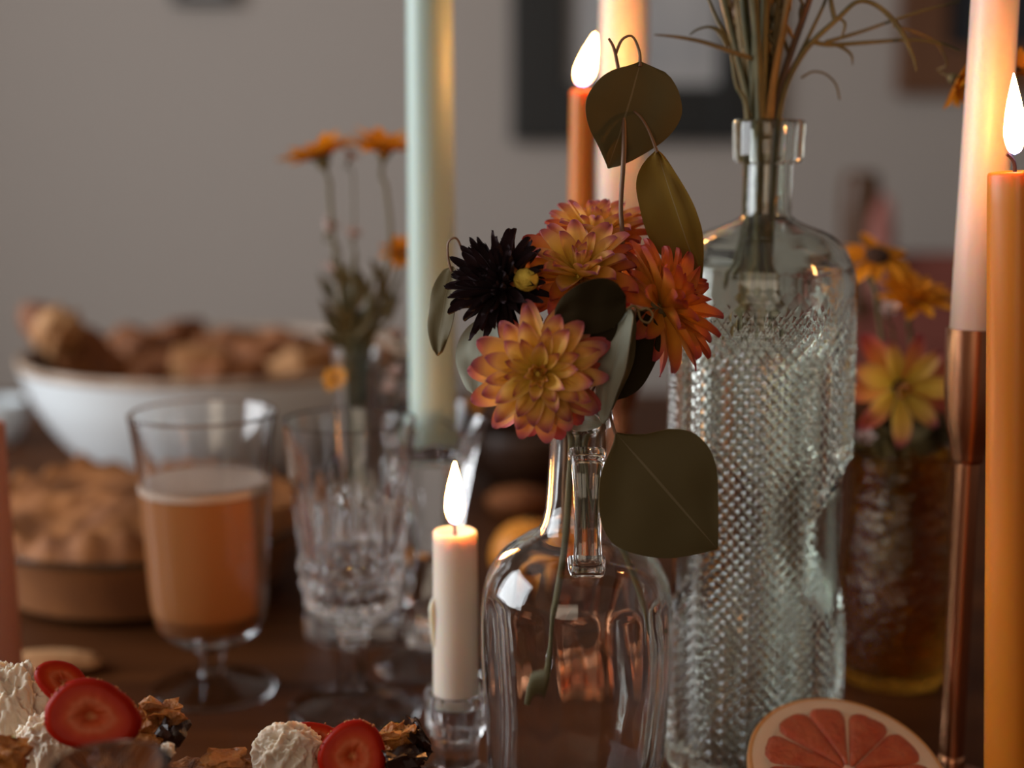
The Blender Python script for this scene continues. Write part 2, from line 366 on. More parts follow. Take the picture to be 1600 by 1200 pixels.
# chair behind the table
def chair():
    d = 2.02; xc = X(1440, d, .15); t = thing('dining_chair', 'brown wooden chair with red padded back beyond the table', 'chair', (xc, d, FZ))
    p0 = P(1346, 268, d); hx = xc-p0.x; zt = p0.z-FZ
    for s in (-1, 1):
        post = link('back_post', lathe_me('back_post', sm([(0, 0), (.018, 0.002), (.020, .3), (.022, .6), (.026, zt-.12), (.028, zt-.05), (.025, zt-.006), (.014, zt), (0, zt)], 3), 20), M['chair'], t, (s*hx, 0, 0))
    box('back_pad', -hx+.024, hx-.024, -.03, .03, .60, zt-.115, M['terracotta'], t, .015)
    box('back_pad', -hx-.055, hx+.055, -.062, -.031, .50, zt-.205, M['terracotta'], t, .012)
    box('seat', -hx-.01, hx+.01, -.02+.04, .40, .42, .47, M['terracotta'], t, .012)
    box('top_rail', -hx+.022, hx-.022, -.012, .012, .48, .56, M['chair'], t)
    for s in (-1, 1): box('leg', s*hx-.018, s*hx+.018, .34, .376, 0, .418, M['chair'], t, .003)
    b0 = P(1390, 314, d-.075)
    sc = tag(link('draped_cloth', blob('draped_cloth', .017, .011, .075, .25, 2.2, 3, 4), M['pinkcloth'], None, (b0.x, b0.y+.035, b0.z-.07)), 'dusty pink cloth hung over the chair post', 'cloth')
chair()

# ------------------------------------------------------------------ candles
def flame(parent, z, h, r, lean=0.0, leany=0.0):
    prof = sm([(0, 0), (r*.62, h*.05), (r*.98, h*.20), (r, h*.34), (r*.80, h*.56), (r*.42, h*.80), (r*.12, h*.96), (0, h)], 4)
    vs, fs = lathe(prof, 20)
    vs = [(v[0]+lean*h*(v[2]/h)**1.3, v[1]+leany*h*(v[2]/h)**1.3, v[2]+z) for v in vs]
    return link('flame', mesh('flame', vs, fs), M['flame'], parent)
def wick(parent, z, h, bend=.0015):
    return tube('wick', [(0, 0, z-.003), (0, 0, z+h*.4), (-bend*.5, 0, z+h*.75), (-bend*1.6, 0, z+h)], .0008, M['wick'], parent, 6, 3)
def candle_body(parent, z0, z1, r0, r1, mat, seed=0, square=0.0, hollow=.002, name='wax'):
    n = 24; prof = [(0, z0)]
    for k in range(n+1):
        f = k/n; prof.append((r0+(r1-r0)*f, z0+(z1-.0016-z0)*f))
    prof += [(r1*.97, z1-.0004), (r1*.88, z1), (r1*.70, z1-hollow*.5), (r1*.35, z1-hollow), (0, z1-hollow)]
    def mod(t, k, r, z):
        q = 1+.012*noise.noise(Vector((math.cos(t)*1.5, math.sin(t)*1.5, z*18+seed*3)))
        if square: q *= 1+square*(math.cos(4*t))
        if z > z1-.004: q *= 1+.025*noise.noise(Vector((math.cos(t)*2, math.sin(t)*2, seed+9)))
        return r*q
    return link(name, lathe_me('wax', prof, 40, mod, sharp=60), mat, parent)

def copper_holder(name, label, loc, z_cup0, z_cup1, r_cup, r_stem, r_base, group=None):
    t = thing(name, label, 'candlestick', loc, group)
    link('base', lathe_me('base', sm([(0, 0), (r_base, 0), (r_base, .0025), (r_base*.94, .0045), (r_base*.45, .006), (r_stem*1.25, .011), (r_stem, .02), (0, .02)], 4), 48), M['copper'], t)
    link('stem', lathe_me('stem', [(0, .019), (r_stem, .019), (r_stem, z_cup0+.001), (0, z_cup0+.001)], 28), M['copper'], t)
    hh = z_cup1-z_cup0
    cup = [(0, z_cup0), (r_stem*1.12, z_cup0), (r_cup*.62, z_cup0+hh*.10), (r_cup*.86, z_cup0+hh*.32), (r_cup*.98, z_cup0+hh*.62), (r_cup, z_cup1), (r_cup*.90, z_cup1), (r_cup*.88, z_cup1-hh*.35), (0, z_cup1-hh*.36)]
    link('cup', lathe_me('cup', sm(cup[:6], 4)+cup[6:], 40), M['copper'], t)
    return t

# blush taper in the tall copper candlestick, right
d = .665; zc1 = Z(512, d); zc0 = Z(722, d); xx = X(1500, d, .1)
copper_holder('copper_candlestick', 'tall copper candlestick holding the blush candle beside the ochre one', (xx, d, 0), zc0, zc1, W(43, d, .18), W(19, d, .1), .027, 'copper candlesticks')
t = thing('taper_candle', 'tall blush pink unlit candle at the right edge', 'candle', (xx, d, zc1-(zc1-zc0)*.355), rot=(0, math.radians(.3), 0))
candle_body(t, 0, .27, W(38.5, d, .2), W(34, d, .3), M['wax_pink'], 2)
# cream taper in a copper candlestick, behind the bouquet
d = .89; zc1 = Z(470, d); zc0 = Z(640, d); xx = X(968, d, .15)
copper_holder('copper_candlestick', 'copper candlestick behind the neck of the clear jug', (xx, d, 0), zc0, zc1, W(42, d, .2), W(19, d, .1), .030, 'copper candlesticks')
t = thing('taper_candle', 'tall cream unlit candle rising behind the bouquet', 'candle', (xx, d, zc1-(zc1-zc0)*.355))
candle_body(t, 0, .27, W(39, d, .2), W(36.5, d, .3), M['wax_cream'], 4)
# slim ochre taper, lit, behind the bouquet
d = .82; xx = X(909, d, .3); zt = Z(141, d)
copper_holder('copper_candlestick', 'short copper candlestick under the slim lit ochre candle', (xx, d, 0), .045, .075, .0125, .006, .027, 'copper candlesticks')
t = thing('taper_candle', 'slim lit ochre candle behind the bouquet', 'candle', (xx, d, .0645))
candle_body(t, 0, zt-.0645, .0095, W(19.5, d, .34), M['wax_orange'], 6)
wick(t, zt-.0665, .008); flame(t, zt-.0645+.003, .028, .0053, .25)
# ochre pillar taper, lit, at the right edge, in a low copper holder
d = .60; xx = X(1579, d, .29); zt = Z(266, d); lean = math.radians(-3.0)
hx = xx - zt*math.tan(lean)
t = thing('candle_holder', 'low copper holder under the thick lit ochre candle', 'candlestick', (hx, d, 0))
link('base', lathe_me('base', sm([(0, 0), (.022, 0), (.022, .003), (.015, .006), (.0135, .012)], 3)+[(.0150, .030), (.0138, .030), (.0128, .012), (0, .011)], 40), M['copper'], t)
t = thing('taper_candle', 'thick lit ochre candle at the right edge of the picture', 'candle', (hx, d, .0125), rot=(0, lean, 0))
candle_body(t, 0, zt-.0125, .0112, .0108, M['wax_orange'], 8, square=.03, hollow=.0015)
wick(t, zt-.0142, .009, .002); flame(t, zt-.0125+.0068, .0335, .0043, -.02)
# pale green candle in a crystal candlestick
dG = .84; xG = X(677, dG, .15); zg = Z(715, dG)
t = thing('taper_candle', 'tall pale green unlit candle rising out of the picture', 'candle', (xG, dG, zg))
candle_body(t, 0, .32, W(37, dG, .15), W(35.5, dG, .35), M['wax_green'], 10)
# short white candle
dW = .665; xW = X(711, dW, .13); zw0, zw1 = Z(1098, dW), Z(829, dW)
t = thing('stub_candle', 'short lit white candle in the pressed glass holder', 'candle', (xW, dW, zw0))
candle_body(t, 0, zw1-zw0, W(36.5, dW, .1), W(35, dW, .14), M['wax_white'], 12, hollow=.003)
tube('wax_drip', [(-.0106, -.004, .055), (-.0113, -.0045, .050), (-.0112, -.0045, .042), (-.0108, -.0042, .030)], [.0006, .0016, .0013, .0005], M['wax_white'], t, 8, 4)
wick(t, zw1-zw0-.002, .007); flame(t, zw1-zw0+.0035, .0305, .0045, .005)
# rosy candle cut by the left edge
d = .76; xx = X(-18, d, .1); zt = Z(660, d)
t = thing('pillar_candle', 'dusty rose unlit candle cut off by the left edge', 'candle', (xx, d, 0))
candle_body(t, 0, zt, .0145, .0125, M['wax_rose'], 14)
wick(t, zt-.002, .007)

# ------------------------------------------------------------------ glassware
# footed coffee glass
d = .80; xx = X(323, d, .1); A = axial(d, .1)
def prof_px(rows, d): return [(h/FPX*axial(d, Z(py, d)), Z(py, d)) for h, py in rows]
tg = thing('coffee_glass', 'footed clear glass of milky coffee with foam', 'glass', (xx, d, 0))
out = [(0, 0), (.0340, 0), (.0355, .0012), (.0340, .0028), (.020, .0060), (.0085, .0105), (.0068, .018), (.0078, .028)]
up = prof_px([(28, 1010), (56, 998), (80, 975), (89, 940), (92, 900), (95, 840), (99, 780), (106, 710), (113, 660), (116, 645)], d)
inn = [(r-.0024, z) for r, z in up[::-1]]; inn = inn[:-2] + [(up[1][0]-.006, up[1][1]+.003), (0, up[0][1]+.0035)]
link('glass_body', lathe_me('glass_body', sm(out+up, 4)+sm([(up[-1][0]-.0012, up[-1][1]+.0008)]+inn, 4), 56, sharp=70), M['glass'], tg)
ztop = Z(748, d)
def inner_r(z):
    pts = sorted([(b, a) for a, b in inn])
    for (za, ra), (zb, rb) in zip(pts[:-1], pts[1:]):
        if za <= z <= zb: return ra+(rb-ra)*(z-za)/(zb-za)
    return pts[-1][1] if z > pts[-1][0] else 0
zb = up[0][1]+.0035
def liquid(name, za, zc, mat, parent):
    pr = [(0, za)]
    for k in range(17):
        z = za+(zc-za)*k/16; g = .0004 if z > ztop-.001 else .0027
        if z < zd+.0005: g = .0004
        pr.append((inner_r(z)+g if k else max(inner_r(z)-.001, .001), z))
    pr.append((0, zc)); return link(name, lathe_me(name, pr, 48, sharp=50), mat, parent)
zd = Z(985, d)
liquid('syrup_layer', zb+.0003, zd, M['coffee_dark'], tg)
liquid('coffee', zd+.0001, ztop-.006, M['coffee'], tg); liquid('foam', ztop-.0059, ztop, M['foam'], tg)

# crystal goblet
def facet(n, amp, lo=None, hi=None):
    def mod(t, k, r, z):
        a = amp
        if lo is not None and not (lo <= z <= hi): a = 0
        return r*(1-a*abs(math.sin(n*t/2)))
    return mod
d = .77; xx = X(549, d, .1)
t = thing('goblet', 'cut crystal goblet, empty, between the coffee glass and white candle', 'glass', (xx, d, 0))
zs = lambda py: Z(py, .77)
foot = [(0, 0), (.0350, 0), (.0358, .0015), (.0330, .0032), (.020, .0065), (.0120, .010), (.0105, .014), (.0088, .022), (.0076, .032), (.0080, .042), (.0095, zs(985))]
bowl = [(.0150, zs(970)), (.0228, zs(954)), (.0258, zs(930)), (.0274, zs(900)), (.0286, zs(872)), (.0302, zs(845)), (.0322, zs(790)), (.0346, zs(720)), (.0370, zs(655))]
inb = [(.0350, zs(657)), (.0322, zs(720)), (.0292, zs(790)), (.0255, zs(860)), (.0215, zs(910)), (.012, zs(938)), (0, zs(942))]
zA, zB_, zC_ = zs(952), zs(866), zs(735)
def gmod(tt, k, r, z):
    if k > gk: return r
    if zA < z < zB_:                                  # rows of diamond studs
        u = (z-zA)/(zB_-zA)*3; row = int(u); f = u-row
        return r*(1+.10*math.sin(PI*f)*(.15+.85*abs(math.cos(10*tt+row*PI/2))))
    if zB_ <= z < zC_:                                # tall pointed wedges
        f = (z-zB_)/(zC_-zB_); return r*(1-.10*(1-f)*abs(math.sin(8*tt)))
    if z < .040 and r < .02: return r*(1-.10*abs(math.sin(4*tt)))
    return r
pf = sm(foot+bowl, 5); gk = len(pf)-1
link('glass_body', lathe_me('glass_body', pf+sm(inb, 3), 80, gmod, sharp=22), M['crystal'], t)

# crystal candlestick of the green candle: scalloped flared cup, waisted faceted body, broad foot
t = thing('crystal_candlestick', 'cut crystal candlestick with scalloped cup under the green candle', 'candlestick', (xG, dG, 0))
zs = lambda py: Z(py, dG)
po = [(0, 0), (.034, 0), (.0345, .003), (.026, .008), (.014, .014), (.0095, .022), (.0105, .030), (.018, zs(1000)), (.0215, zs(960)), (.020, zs(920)), (.0135, zs(870)), (.0155, zs(840)), (.0200, zs(780)), (.0245, zs(720)), (.0300, zs(672)), (.0330, zs(652))]
pi_ = [(.0310, zs(654)), (.0262, zs(685)), (.0172, zs(705)), (.0150, zs(710)), (.0148, zg-.0008), (0, zg-.0008)]
pf = sm(po, 5); nk = len(pf)
def cmod(tt, k, r, z):
    q = 1-.05*abs(math.sin(5*tt)) if (k < nk and z > .012) else 1
    return r*q
vs, fs = lathe(pf+pi_, 60, cmod)
ztop_ = zs(652)
vs = [(x, y, z+(.006*math.cos(5*math.atan2(y, x)+1.0)*max(0, (z-zs(720))/(ztop_-zs(720)))**2 if math.hypot(x, y) > .0178 else z*0)) for x, y, z in vs]
link('glass_body', mesh('glass_body', vs, fs, sharp=25), M['crystal'], t)

# pressed glass holder of the white candle
t = thing('glass_candle_holder', 'small pressed glass candle holder under the short white candle', 'candlestick', (xW, dW, 0))
zt = Z(1078, dW)
po = [(0, 0), (.026, 0), (.0268, .003), (.022, .008), (.0125, .014), (.0105, .022), (.0130, .032), (.0150, zt*.62), (.0157, zt*.82), (.0160, zt)]
pi_ = [(.0132, zt), (.0124, zt-.002), (.0122, zw0-.0006), (0, zw0-.0006)]
pf = sm(po, 5); nk2 = len(pf)
def hmod(tt, k, r, z):
    if k >= nk2: return r
    f = (z/zt); return r*(1-.085*abs(math.sin(6*tt+3*math.floor(f*3.2)))*(1 if z > .012 else .3))
link('glass_body', lathe_me('glass_body', pf+pi_, 72, hmod, sharp=20), M['crystal'], t)

# clear jug bottle with a small loop handle, holding the bouquet
dJ = .62; xJ = X(901, dJ, .1); zj = lambda py: Z(py, dJ)
tj = thing('jug_bottle', 'clear glass jug bottle with loop handle holding the dahlias', 'bottle', (xJ, dJ, 0))
rw = lambda h, py: (h/FPX*axial(dJ, zj(py)), zj(py))
po = [(0, .002), (.030, .001), (.0365, .001), (.0388, .004), (.0395, .012), rw(136, 1200), rw(142, 1110), rw(148, 1020), rw(149, 950), rw(143, 905), rw(122, 868), rw(88, 842), rw(62, 826), rw(51, 800), rw(47, 750), rw(45, 700), rw(45, 672), rw(52, 664), rw(54, 650), rw(52, 640), rw(49, 637)]
pin = [rw(39, 637), rw(36, 650), rw(36, 700), rw(38, 750), rw(42, 795), rw(54, 832), rw(84, 850), rw(114, 874), rw(134, 910), rw(140, 950), rw(139, 1020), rw(133, 1110), rw(127, 1200), (.0345, .014), (.030, .0085), (.012, .0075), (0, .0075)]
pfo = sm(po, 5); njo = len(pfo)
def jmod(tt, k, r, z):
    if k >= njo and .012 < z < zj(925): return r*(1-.035*(.5+.5*math.cos(12*tt+.6*math.sin(z*60)))+.010*noise.noise(Vector((math.cos(tt)*3, math.sin(tt)*3, z*60))))
    if z < zj(940): return r*(1+.006*math.cos(10*tt))
    return r
link('glass_body', lathe_me('glass_body', pfo+sm(pin, 4), 80, jmod, sharp=70), M['jug_glass'], tj)
# the handle: faces the camera, from the neck down to the shoulder
hp = []
for py, out_ in ((712, .0205), (708, .0285), (722, .0350), (760, .0385), (810, .0400), (850, .0410), (880, .0425), (893, .0400), (888, .0355), (872, .0318)):
    hp.append(Vector((.0025, -out_, Z(py, dJ-out_))))
pts = catmull(hp, 5); vs, fs = [], []; seg = 14
for k, p in enumerate(pts):
    tg_ = (pts[min(k+1, len(pts)-1)]-pts[max(k-1, 0)]).normalized(); side = Vector((1, 0, 0)); nn = tg_.cross(side).normalized()
    f = k/(len(pts)-1); ww = .0070+.0012*math.cos(f*PI*2); th = .0036
    for i in range(seg):
        a = 2*PI*i/seg; ca, sa = math.cos(a), math.sin(a)
        vs.append(p+side*(math.copysign(abs(ca)**.7, ca)*ww)+nn*(math.copysign(abs(sa)**.8, sa)*th*(1-.35*math.exp(-(ca*2.2)**2)*(1 if sa > 0 else 1))))
n = len(pts)
for k in range(n-1):
    for i in range(seg):
        j = (i+1) % seg; fs.append((k*seg+i, k*seg+j, (k+1)*seg+j, (k+1)*seg+i))
fs.append(tuple(range(seg))[::-1]); fs.append(tuple((n-1)*seg+i for i in range(seg)))
link('handle', mesh('handle', vs, fs, sharp=80), M['jug_glass'], tj)

# hobnail bottle with hexagonal label panels
dB = .70; xB = X(1182, dB, .12); zb_ = lambda py: Z(py, dB)
tB = thing('hobnail_bottle', 'tall pale green hobnail glass bottle holding dried grasses', 'bottle', (xB, dB, 0))
NC = 104; R0 = W(141, dB, .14)
zh0, zh1 = .012, zb_(432); NR = 78
c0, w0 = math.radians(-17.5), math.radians(55); zpc = zb_(836); hz = (zb_(705)-zb_(968))/2
def sq(tt, n=2.5): return (abs(math.cos(tt+.2))**n+abs(math.sin(tt+.2))**n)**(-1/n)/1.03
def in_panel(tt, z):
    for c in (c0, c0+PI):
        dt = abs((tt-c+PI) % (2*PI)-PI)
        u = abs(z-zpc)
        lim = w0 if u < hz*.34 else w0*(1-(u-hz*.34)/(hz*.66)*.75)
        if u < hz and dt < lim: return True
    return False
vs, fs = [], []
def ring(r, z, shape=1.0, n=NC):
    a = len(vs)
    for i in range(n):
        tt = 2*PI*i/n; rr = r*((1-shape)+shape*sq(tt)); vs.append((rr*math.cos(tt), rr*math.sin(tt), z))
    return a
def bridge(a, b):
    for i in range(NC):
        j = (i+1) % NC; fs.append((a+i, a+j, b+j, b+i))
cb = len(vs); vs.append((0, 0, .002)); r1 = ring(R0*.86, .001); 
for i in range(NC): fs.append((cb, r1+(i+1) % NC, r1+i))
r2 = ring(R0*.97, .004); bridge(r1, r2)
prev = r2; rows = []
for j in range(NR+1):
    z = zh0+(zh1-zh0)*j/NR; a = len(vs); rows.append(a)
    edge_f = min(1, (NR-j)/14.0, (j+1)/3)
    for i in range(NC):
        tt = 2*PI*i/NC; rr = R0*sq(tt)
        if in_panel(tt, z): rr -= .0026
        elif (i+j) % 2: rr += .0017*edge_f
        vs.append((rr*math.cos(tt), rr*math.sin(tt), z))
bridge(prev, rows[0])
for j in range(NR+1):
    for i in range(NC):
        if (i+j) % 2 == 0: continue
        c = rows[j]+i; e = rows[j]+(i+1) % NC; wv = rows[j]+(i-1) % NC
        if j < NR: nn = rows[j+1]+i; fs += [(c, e, nn), (c, nn, wv)]
        if j > 0: s = rows[j-1]+i; fs += [(c, s, e), (c, wv, s)]
outer_top = sm([(R0*.985, zh1+.003), (R0*.965, zb_(415)), (R0*.88, zb_(390)), (R0*.70, zb_(366)), (R0*.42, zb_(350)), (W(40, dB, .26), zb_(338)), (W(38, dB, .26), zb_(318)), (W(38, dB, .28), zb_(262)), (W(40, dB, .3), zb_(256)), (W(53, dB, .3), zb_(250)), (W(54, dB, .3), zb_(225)), (W(55, dB, .3), zb_(192)), (W(51, dB, .3), zb_(187))], 3)
prev = rows[-1]
for k, (r, z) in enumerate(outer_top):
    f = max(0, min(1, (r-R0*.45)/(R0*.5))); b = ring(r, z, f); bridge(prev, b); prev = b
inner = sm([(W(34, dB, .3), zb_(187)), (W(30, dB, .3), zb_(200)), (W(30, dB, .3), zb_(330)), (R0*.38, zb_(358)), (R0*.64, zb_(376)), (R0*.82, zb_(405)), (R0*.88, zb_(440)), (R0*.89, zb_(600)), (R0*.89, zb_(900)), (R0*.88, .03), (R0*.82, .013), (R0*.5, .010)], 3)
for k, (r, z) in enumerate(inner):
    f = max(0, min(1, (r-R0*.45)/(R0*.4))); b = ring(r, z, f); bridge(prev, b); prev = b
ce = len(vs); vs.append((0, 0, .011))
for i in range(NC): fs.append((ce, prev+i, prev+(i+1) % NC))
me = mesh('glass_body', vs, fs, sharp=50)
if len(me.vertices) == len(vs):        # every stud is a soft little dome: only the valleys between studs are sharp
    valley = {rows[j]+i for j in range(NR+1) for i in range(NC) if (i+j) % 2 == 0}
    sh = me.attributes.get('sharp_edge') or me.attributes.new('sharp_edge', 'BOOLEAN', 'EDGE')
    for e in me.edges:
        if e.vertices[0] in valley and e.vertices[1] in valley: sh.data[e.index].value = True
link('glass_body', me, M['green_glass'], tB)

# amber vase at the right
dA = .82; xA = X(1404, dA, .1); za = lambda py: Z(py, dA)
tA = thing('amber_vase', 'amber bubbled glass vase behind the grapefruit', 'vase', (xA, dA, 0))
po = [(0, .002), (.026, 0), (.031, .004), (.0335, .02), (.0340, .05), (.0330, za(900)), (.0300, za(820)), (.0285, za(770)), (.0295, za(725)), (.0305, za(700))]
pi2 = [(.0285, za(701)), (.0265, za(770)), (.0278, za(820)), (.0305, za(900)), (.0312, .05), (.030, .02), (.024, .008), (0, .007)]
link('glass_body', lathe_me('glass_body', sm(po, 4)+sm(pi2, 4), 48, sharp=70), M['amber'], tA)

# clear bottle vase with yellow flowers, behind the goblet
dV = .905; xV = X(560, dV, .1); zv = lambda py: Z(py, dV)
tV = thing('bud_vase', 'clear glass bud vase of golden daisies behind the goblet', 'vase', (xV, dV, 0))
po = [(0, .002), (.033, 0), (.0365, .003), (.037, .02), (.036, .05), (.030, zv(820)), (.018, zv(770)), (.0145, zv(730)), (.0135, zv(640)), (.0150, zv(560)), (.0165, zv(545))]
pi2 = [(.0145, zv(546)), (.0115, zv(640)), (.0122, zv(730)), (.016, zv(775)), (.0275, zv(826)), (.033, .05), (.0335, .022), (.030, .012), (0, .011)]
link('glass_body', lathe_me('glass_body', sm(po, 4)+sm(pi2, 4), 40, sharp=70), M['glass'], tV)

# small tumbler near the camera, rim only in view
d = .44; xx = X(172, d, .12); zt = Z(1193, d)
t = thing('shot_tumbler', 'clear tumbler rim at the bottom left in front of the cake', 'glass', (xx, d, 0))
link('glass_body', lathe_me('glass_body', [(0, 0), (.0150, 0), (.0160, .002), (.0192, zt-.001), (.0190, zt), (.0186, zt), (.0183, zt-.001), (.0152, .010), (0, .009)], 48), M['glass'], t)

# ------------------------------------------------------------------ background food
# pie in a glass dish
d = 1.0; xx = X(222, d, .05); t = thing('pie', 'golden double crust pie in a glass dish behind the coffee', 'pie', (xx, d, 0)); t.scale = (1.10, 1.10, 1.12)
rp = .108
link('dish', lathe_me('dish', [(0, 0), (.083, 0), (.088, .003), (.1010, .040), (.1100, .0445), (.1110, .0465), (.1095, .0475), (.0995, .0430), (.0855, .0065), (.080, .0045), (0, .0045)], 64, sharp=60), M['dish_glass'], t)
link('filling_crust', lathe_me('filling_crust', [(0, .0048), (.080, .0048), (.0902, .0070), (.1018, .0400), (.0985, .0430), (0, .0430)], 64), M['crust_side'], t)
vs, fs = [], []; nr, ns = 26, 96
for j in range(nr+1):
    f = j/nr
    for i in range(ns):
        a = 2*PI*i/ns; r = rp*f
        z = .066-.014*f**2.2 + .0095*noise.noise(Vector((r*math.cos(a)*24, r*math.sin(a)*24, 1.3)))+.003*noise.noise(Vector((r*math.cos(a)*90, r*math.sin(a)*90, 4)))
        if f > .86: z += .006*math.sin((f-.86)/.14*PI)*(1+.45*math.sin(a*26)); r *= 1+.012*math.sin(a*26)
        if j == nr: z = .0465
        vs.append((r*math.cos(a), r*math.sin(a), z))
for j in range(nr):
    for i in range(ns):
        k = (i+1) % ns; fs.append((j*ns+i, j*ns+k, (j+1)*ns+k, (j+1)*ns+i))
link('top_crust', mesh('top_crust', vs, fs), M['crust'], t)

# big white bowl of pastries
dW2 = 1.345; xb = X(341, dW2, .12); zr = Z(546, dW2); rb = W(300, dW2, .12)
t = thing('serving_bowl', 'large white bowl with tan rim heaped with pastries', 'bowl', (xb, dW2, 0))
link('outer_glaze', lathe_me('outer_glaze', sm([(0, 0), (rb*.42, 0), (rb*.50, .006), (rb*.74, zr*.28), (rb*.91, zr*.62), (rb*.985, zr*.90), (rb*.992, zr*.935)], 5), 72), M['porcelain'], t)
link('rim', lathe_me('rim', sm([(rb*.992, zr*.935), (rb*1.0, zr*.975), (rb*.99, zr), (rb*.965, zr*.99), (rb*.95, zr*.93)], 4), 72), M['speckle_rim'], t)
link('inner_glaze', lathe_me('inner_glaze', sm([(rb*.95, zr*.93), (rb*.90, zr*.72), (rb*.72, zr*.38), (rb*.45, zr*.16), (0, zr*.14)], 5), 72), M['bowl_inside'], t)
def pastry(label, px, py, d, rx, ry, rz, rot, mat, seed, curve=0.0, group='pastries in the white bowl', name='pastry'):
    def fn(co, n):
        u = co.x/rx; k = 1+.10*math.sin(u*9+seed); return Vector((co.x, co.y*k+curve*u*u*rx, co.z*k))
    me = blob(name, rx, ry, rz, .16, 1.8, seed, 4, fn); o = link(name, me, mat); o.location = P(px, py, d); o.rotation_euler = rot
    return tag(o, label, 'pastry', group)
pastry('long sugared biscuit leaning over the left rim of the bowl', 122, 545, 1.30, .062, .020, .022, (.2, math.radians(38), .1), M['cookie'], 1, name='biscuit')
pastry('pale sugared biscuit end at the left rim of the bowl', 92, 520, 1.27, .022, .019, .024, (.2, .5, .1), M['cookie_light'], 31, name='biscuit')
spots = [(205, 540, 1.40, 0, 'brown pastry just right of the long biscuit'), (262, 535, 1.45, 0, 'brown pastry low at the back of the bowl'), (290, 575, 1.30, 1, 'sugar-topped pastry in the middle of the bowl'),
         (235, 585, 1.30, 0, 'dark pastry near the front rim of the bowl'), (345, 590, 1.28, 0, 'flat brown pastry at the front rim of the bowl'), (415, 565, 1.32, 0, 'plump curved pastry right of the bowl centre'),
         (470, 575, 1.30, 1, 'light pastry left of the daisy stems'), (450, 545, 1.40, 0, 'brown pastry at the back right of the bowl'), (520, 560, 1.34, 0, 'brown pastry behind the daisy stems'), (350, 545, 1.42, 0, 'brown pastry at the back centre of the bowl'),
         (590, 570, 1.34, 0, 'brown pastry at the right end of the bowl')]
for k, (px, py, dd, kind, lab) in enumerate(spots):
    pastry(lab, px, py, dd, .036+.006*rnd.random(), .021, .019, (rnd.uniform(-.4, .4), rnd.uniform(-.5, .5), rnd.uniform(-.8, .8)), M['cookie_light' if kind else 'cookie'], 3+k, .35)
# filling of hidden pastries carries the heap
tag(link('pastry_heap', lathe_me('pastry_heap', sm([(0, zr*.16), (rb*.45, zr*.18), (rb*.70, zr*.40), (rb*.82, zr*.62), (rb*.60, zr*.72), (.03, zr*.80), (0, zr*.80)], 5), 60, lambda tt, k, r, z: r*(1+.03*noise.noise(Vector((math.cos(tt)*6, math.sin(tt)*6, z*60))))), M['cookie'], None, (xb, dW2, 0)), 'lower layer of brown pastries filling the white bowl', 'pastry', kind='stuff')

o = tag(link('biscuit', blob('biscuit', .034, .016, .006, .12, 2.0, 8), M['cookie_light'], None, (X(75, .83, 0), .83, .0052)), 'flat tan biscuit lying on the table behind the tall cream', 'biscuit')
# small white bowl far left
d = 1.50; xx = X(-10, d, .03); h = Z(626, d); t = thing('small_bowl', 'small white porcelain bowl far back at the left edge', 'bowl', (xx, d, 0))
link('body', lathe_me('body', sm([(0, 0), (.018, 0), (.024, .004), (.034, h*.45), (.036, h*.8), (.034, h)], 5)+sm([(.032, h), (.033, h*.8), (.030, h*.45), (.015, .008), (0, .007)], 4), 48), M['porcelain'], t)
# dark wooden bowl, roll and clementine behind the white candle
d = 1.31; t = thing('wooden_bowl', 'dark wooden bowl behind the white candle flame', 'bowl', (X(822, d, .03), d, 0)); h = Z(668, d)
link('body', lathe_me('body', sm([(0, 0), (.030, 0), (.036, .004), (.052, h*.45), (.056, h*.85), (.054, h)], 5)+sm([(.050, h), (.051, h*.8), (.045, h*.4), (.020, .010), (0, .009)], 4), 48), M['dark_bowl'], t)
d = 1.195; tag(link('bread_roll', blob('bread_roll', .028, .018, .0135, .10, 1.6, 4), M['cookie'], None, (X(812, d, .01), d, .0128)), 'small brown bread roll in front of the dark bowl', 'bread')
d = .99; t = thing('clementine', 'bright orange clementine behind the jug shoulder', 'fruit', (X(828, d, .03), d, 0))
link('peel', blob('peel', .0285, .0285, .0255, .03, 1.5, 2), M['orange_peel'], t, (0, 0, .0258))
link('stem_button', lathe_me('stem_button', [(0, .0495), (.0022, .0500), (.0020, .0525), (0, .053)], 10), M['calyx'], t)

# ------------------------------------------------------------------ crumb cake with cream and strawberries
dC0, dC1, hC = .505, .584, .058
xc0, xc1 = X(-90, .58, .06), X(668, .58, .06)
vs, fs = [], []; nx, ny = 90, 34
t = thing('serving_board', 'wooden board under the crumb cake', 'board', ((xc0+xc1)/2, (dC0+dC1)/2, 0))
hw = (xc1-xc0)/2
box('board', -hw-.012, hw+.006, -.046, .046, 0, .012, M['board'], t, .003)
cake = thing('crumb_cake', 'dark chocolate crumb cake topped with cream and strawberries', 'cake', ((xc0+xc1)/2, (dC0+dC1)/2, .012))
for j in range(ny+1):
    for i in range(nx+1):
        u, v = i/nx*2-1, j/ny*2-1
        e = min(1, (1-abs(u))*9, (1-abs(v))*5); e = max(e, 0); x = u*hw*.985; y = v*.0385
        z = (hC-.012)*(.55+.45*math.sqrt(e)) + e*(.004*noise.noise(Vector((x*90, y*90, 0)))+.003*noise.noise(Vector((x*230, y*230, 3))))
        if abs(u) == 1 or abs(v) == 1: z = 0
        vs.append((x, y, z))
for j in range(ny):
    for i in range(nx):
        a = j*(nx+1)+i; fs.append((a, a+1, a+nx+2, a+nx+1))
fs.append(tuple([i for i in range(nx, -1, -1)]+[j*(nx+1) for j in range(1, ny+1)]+[ny*(nx+1)+i for i in range(1, nx+1)]+[j*(nx+1)+nx for j in range(ny-1, 0, -1)]))
link('crumb_base', mesh('crumb_base', vs, fs), M['crumb'], cake)
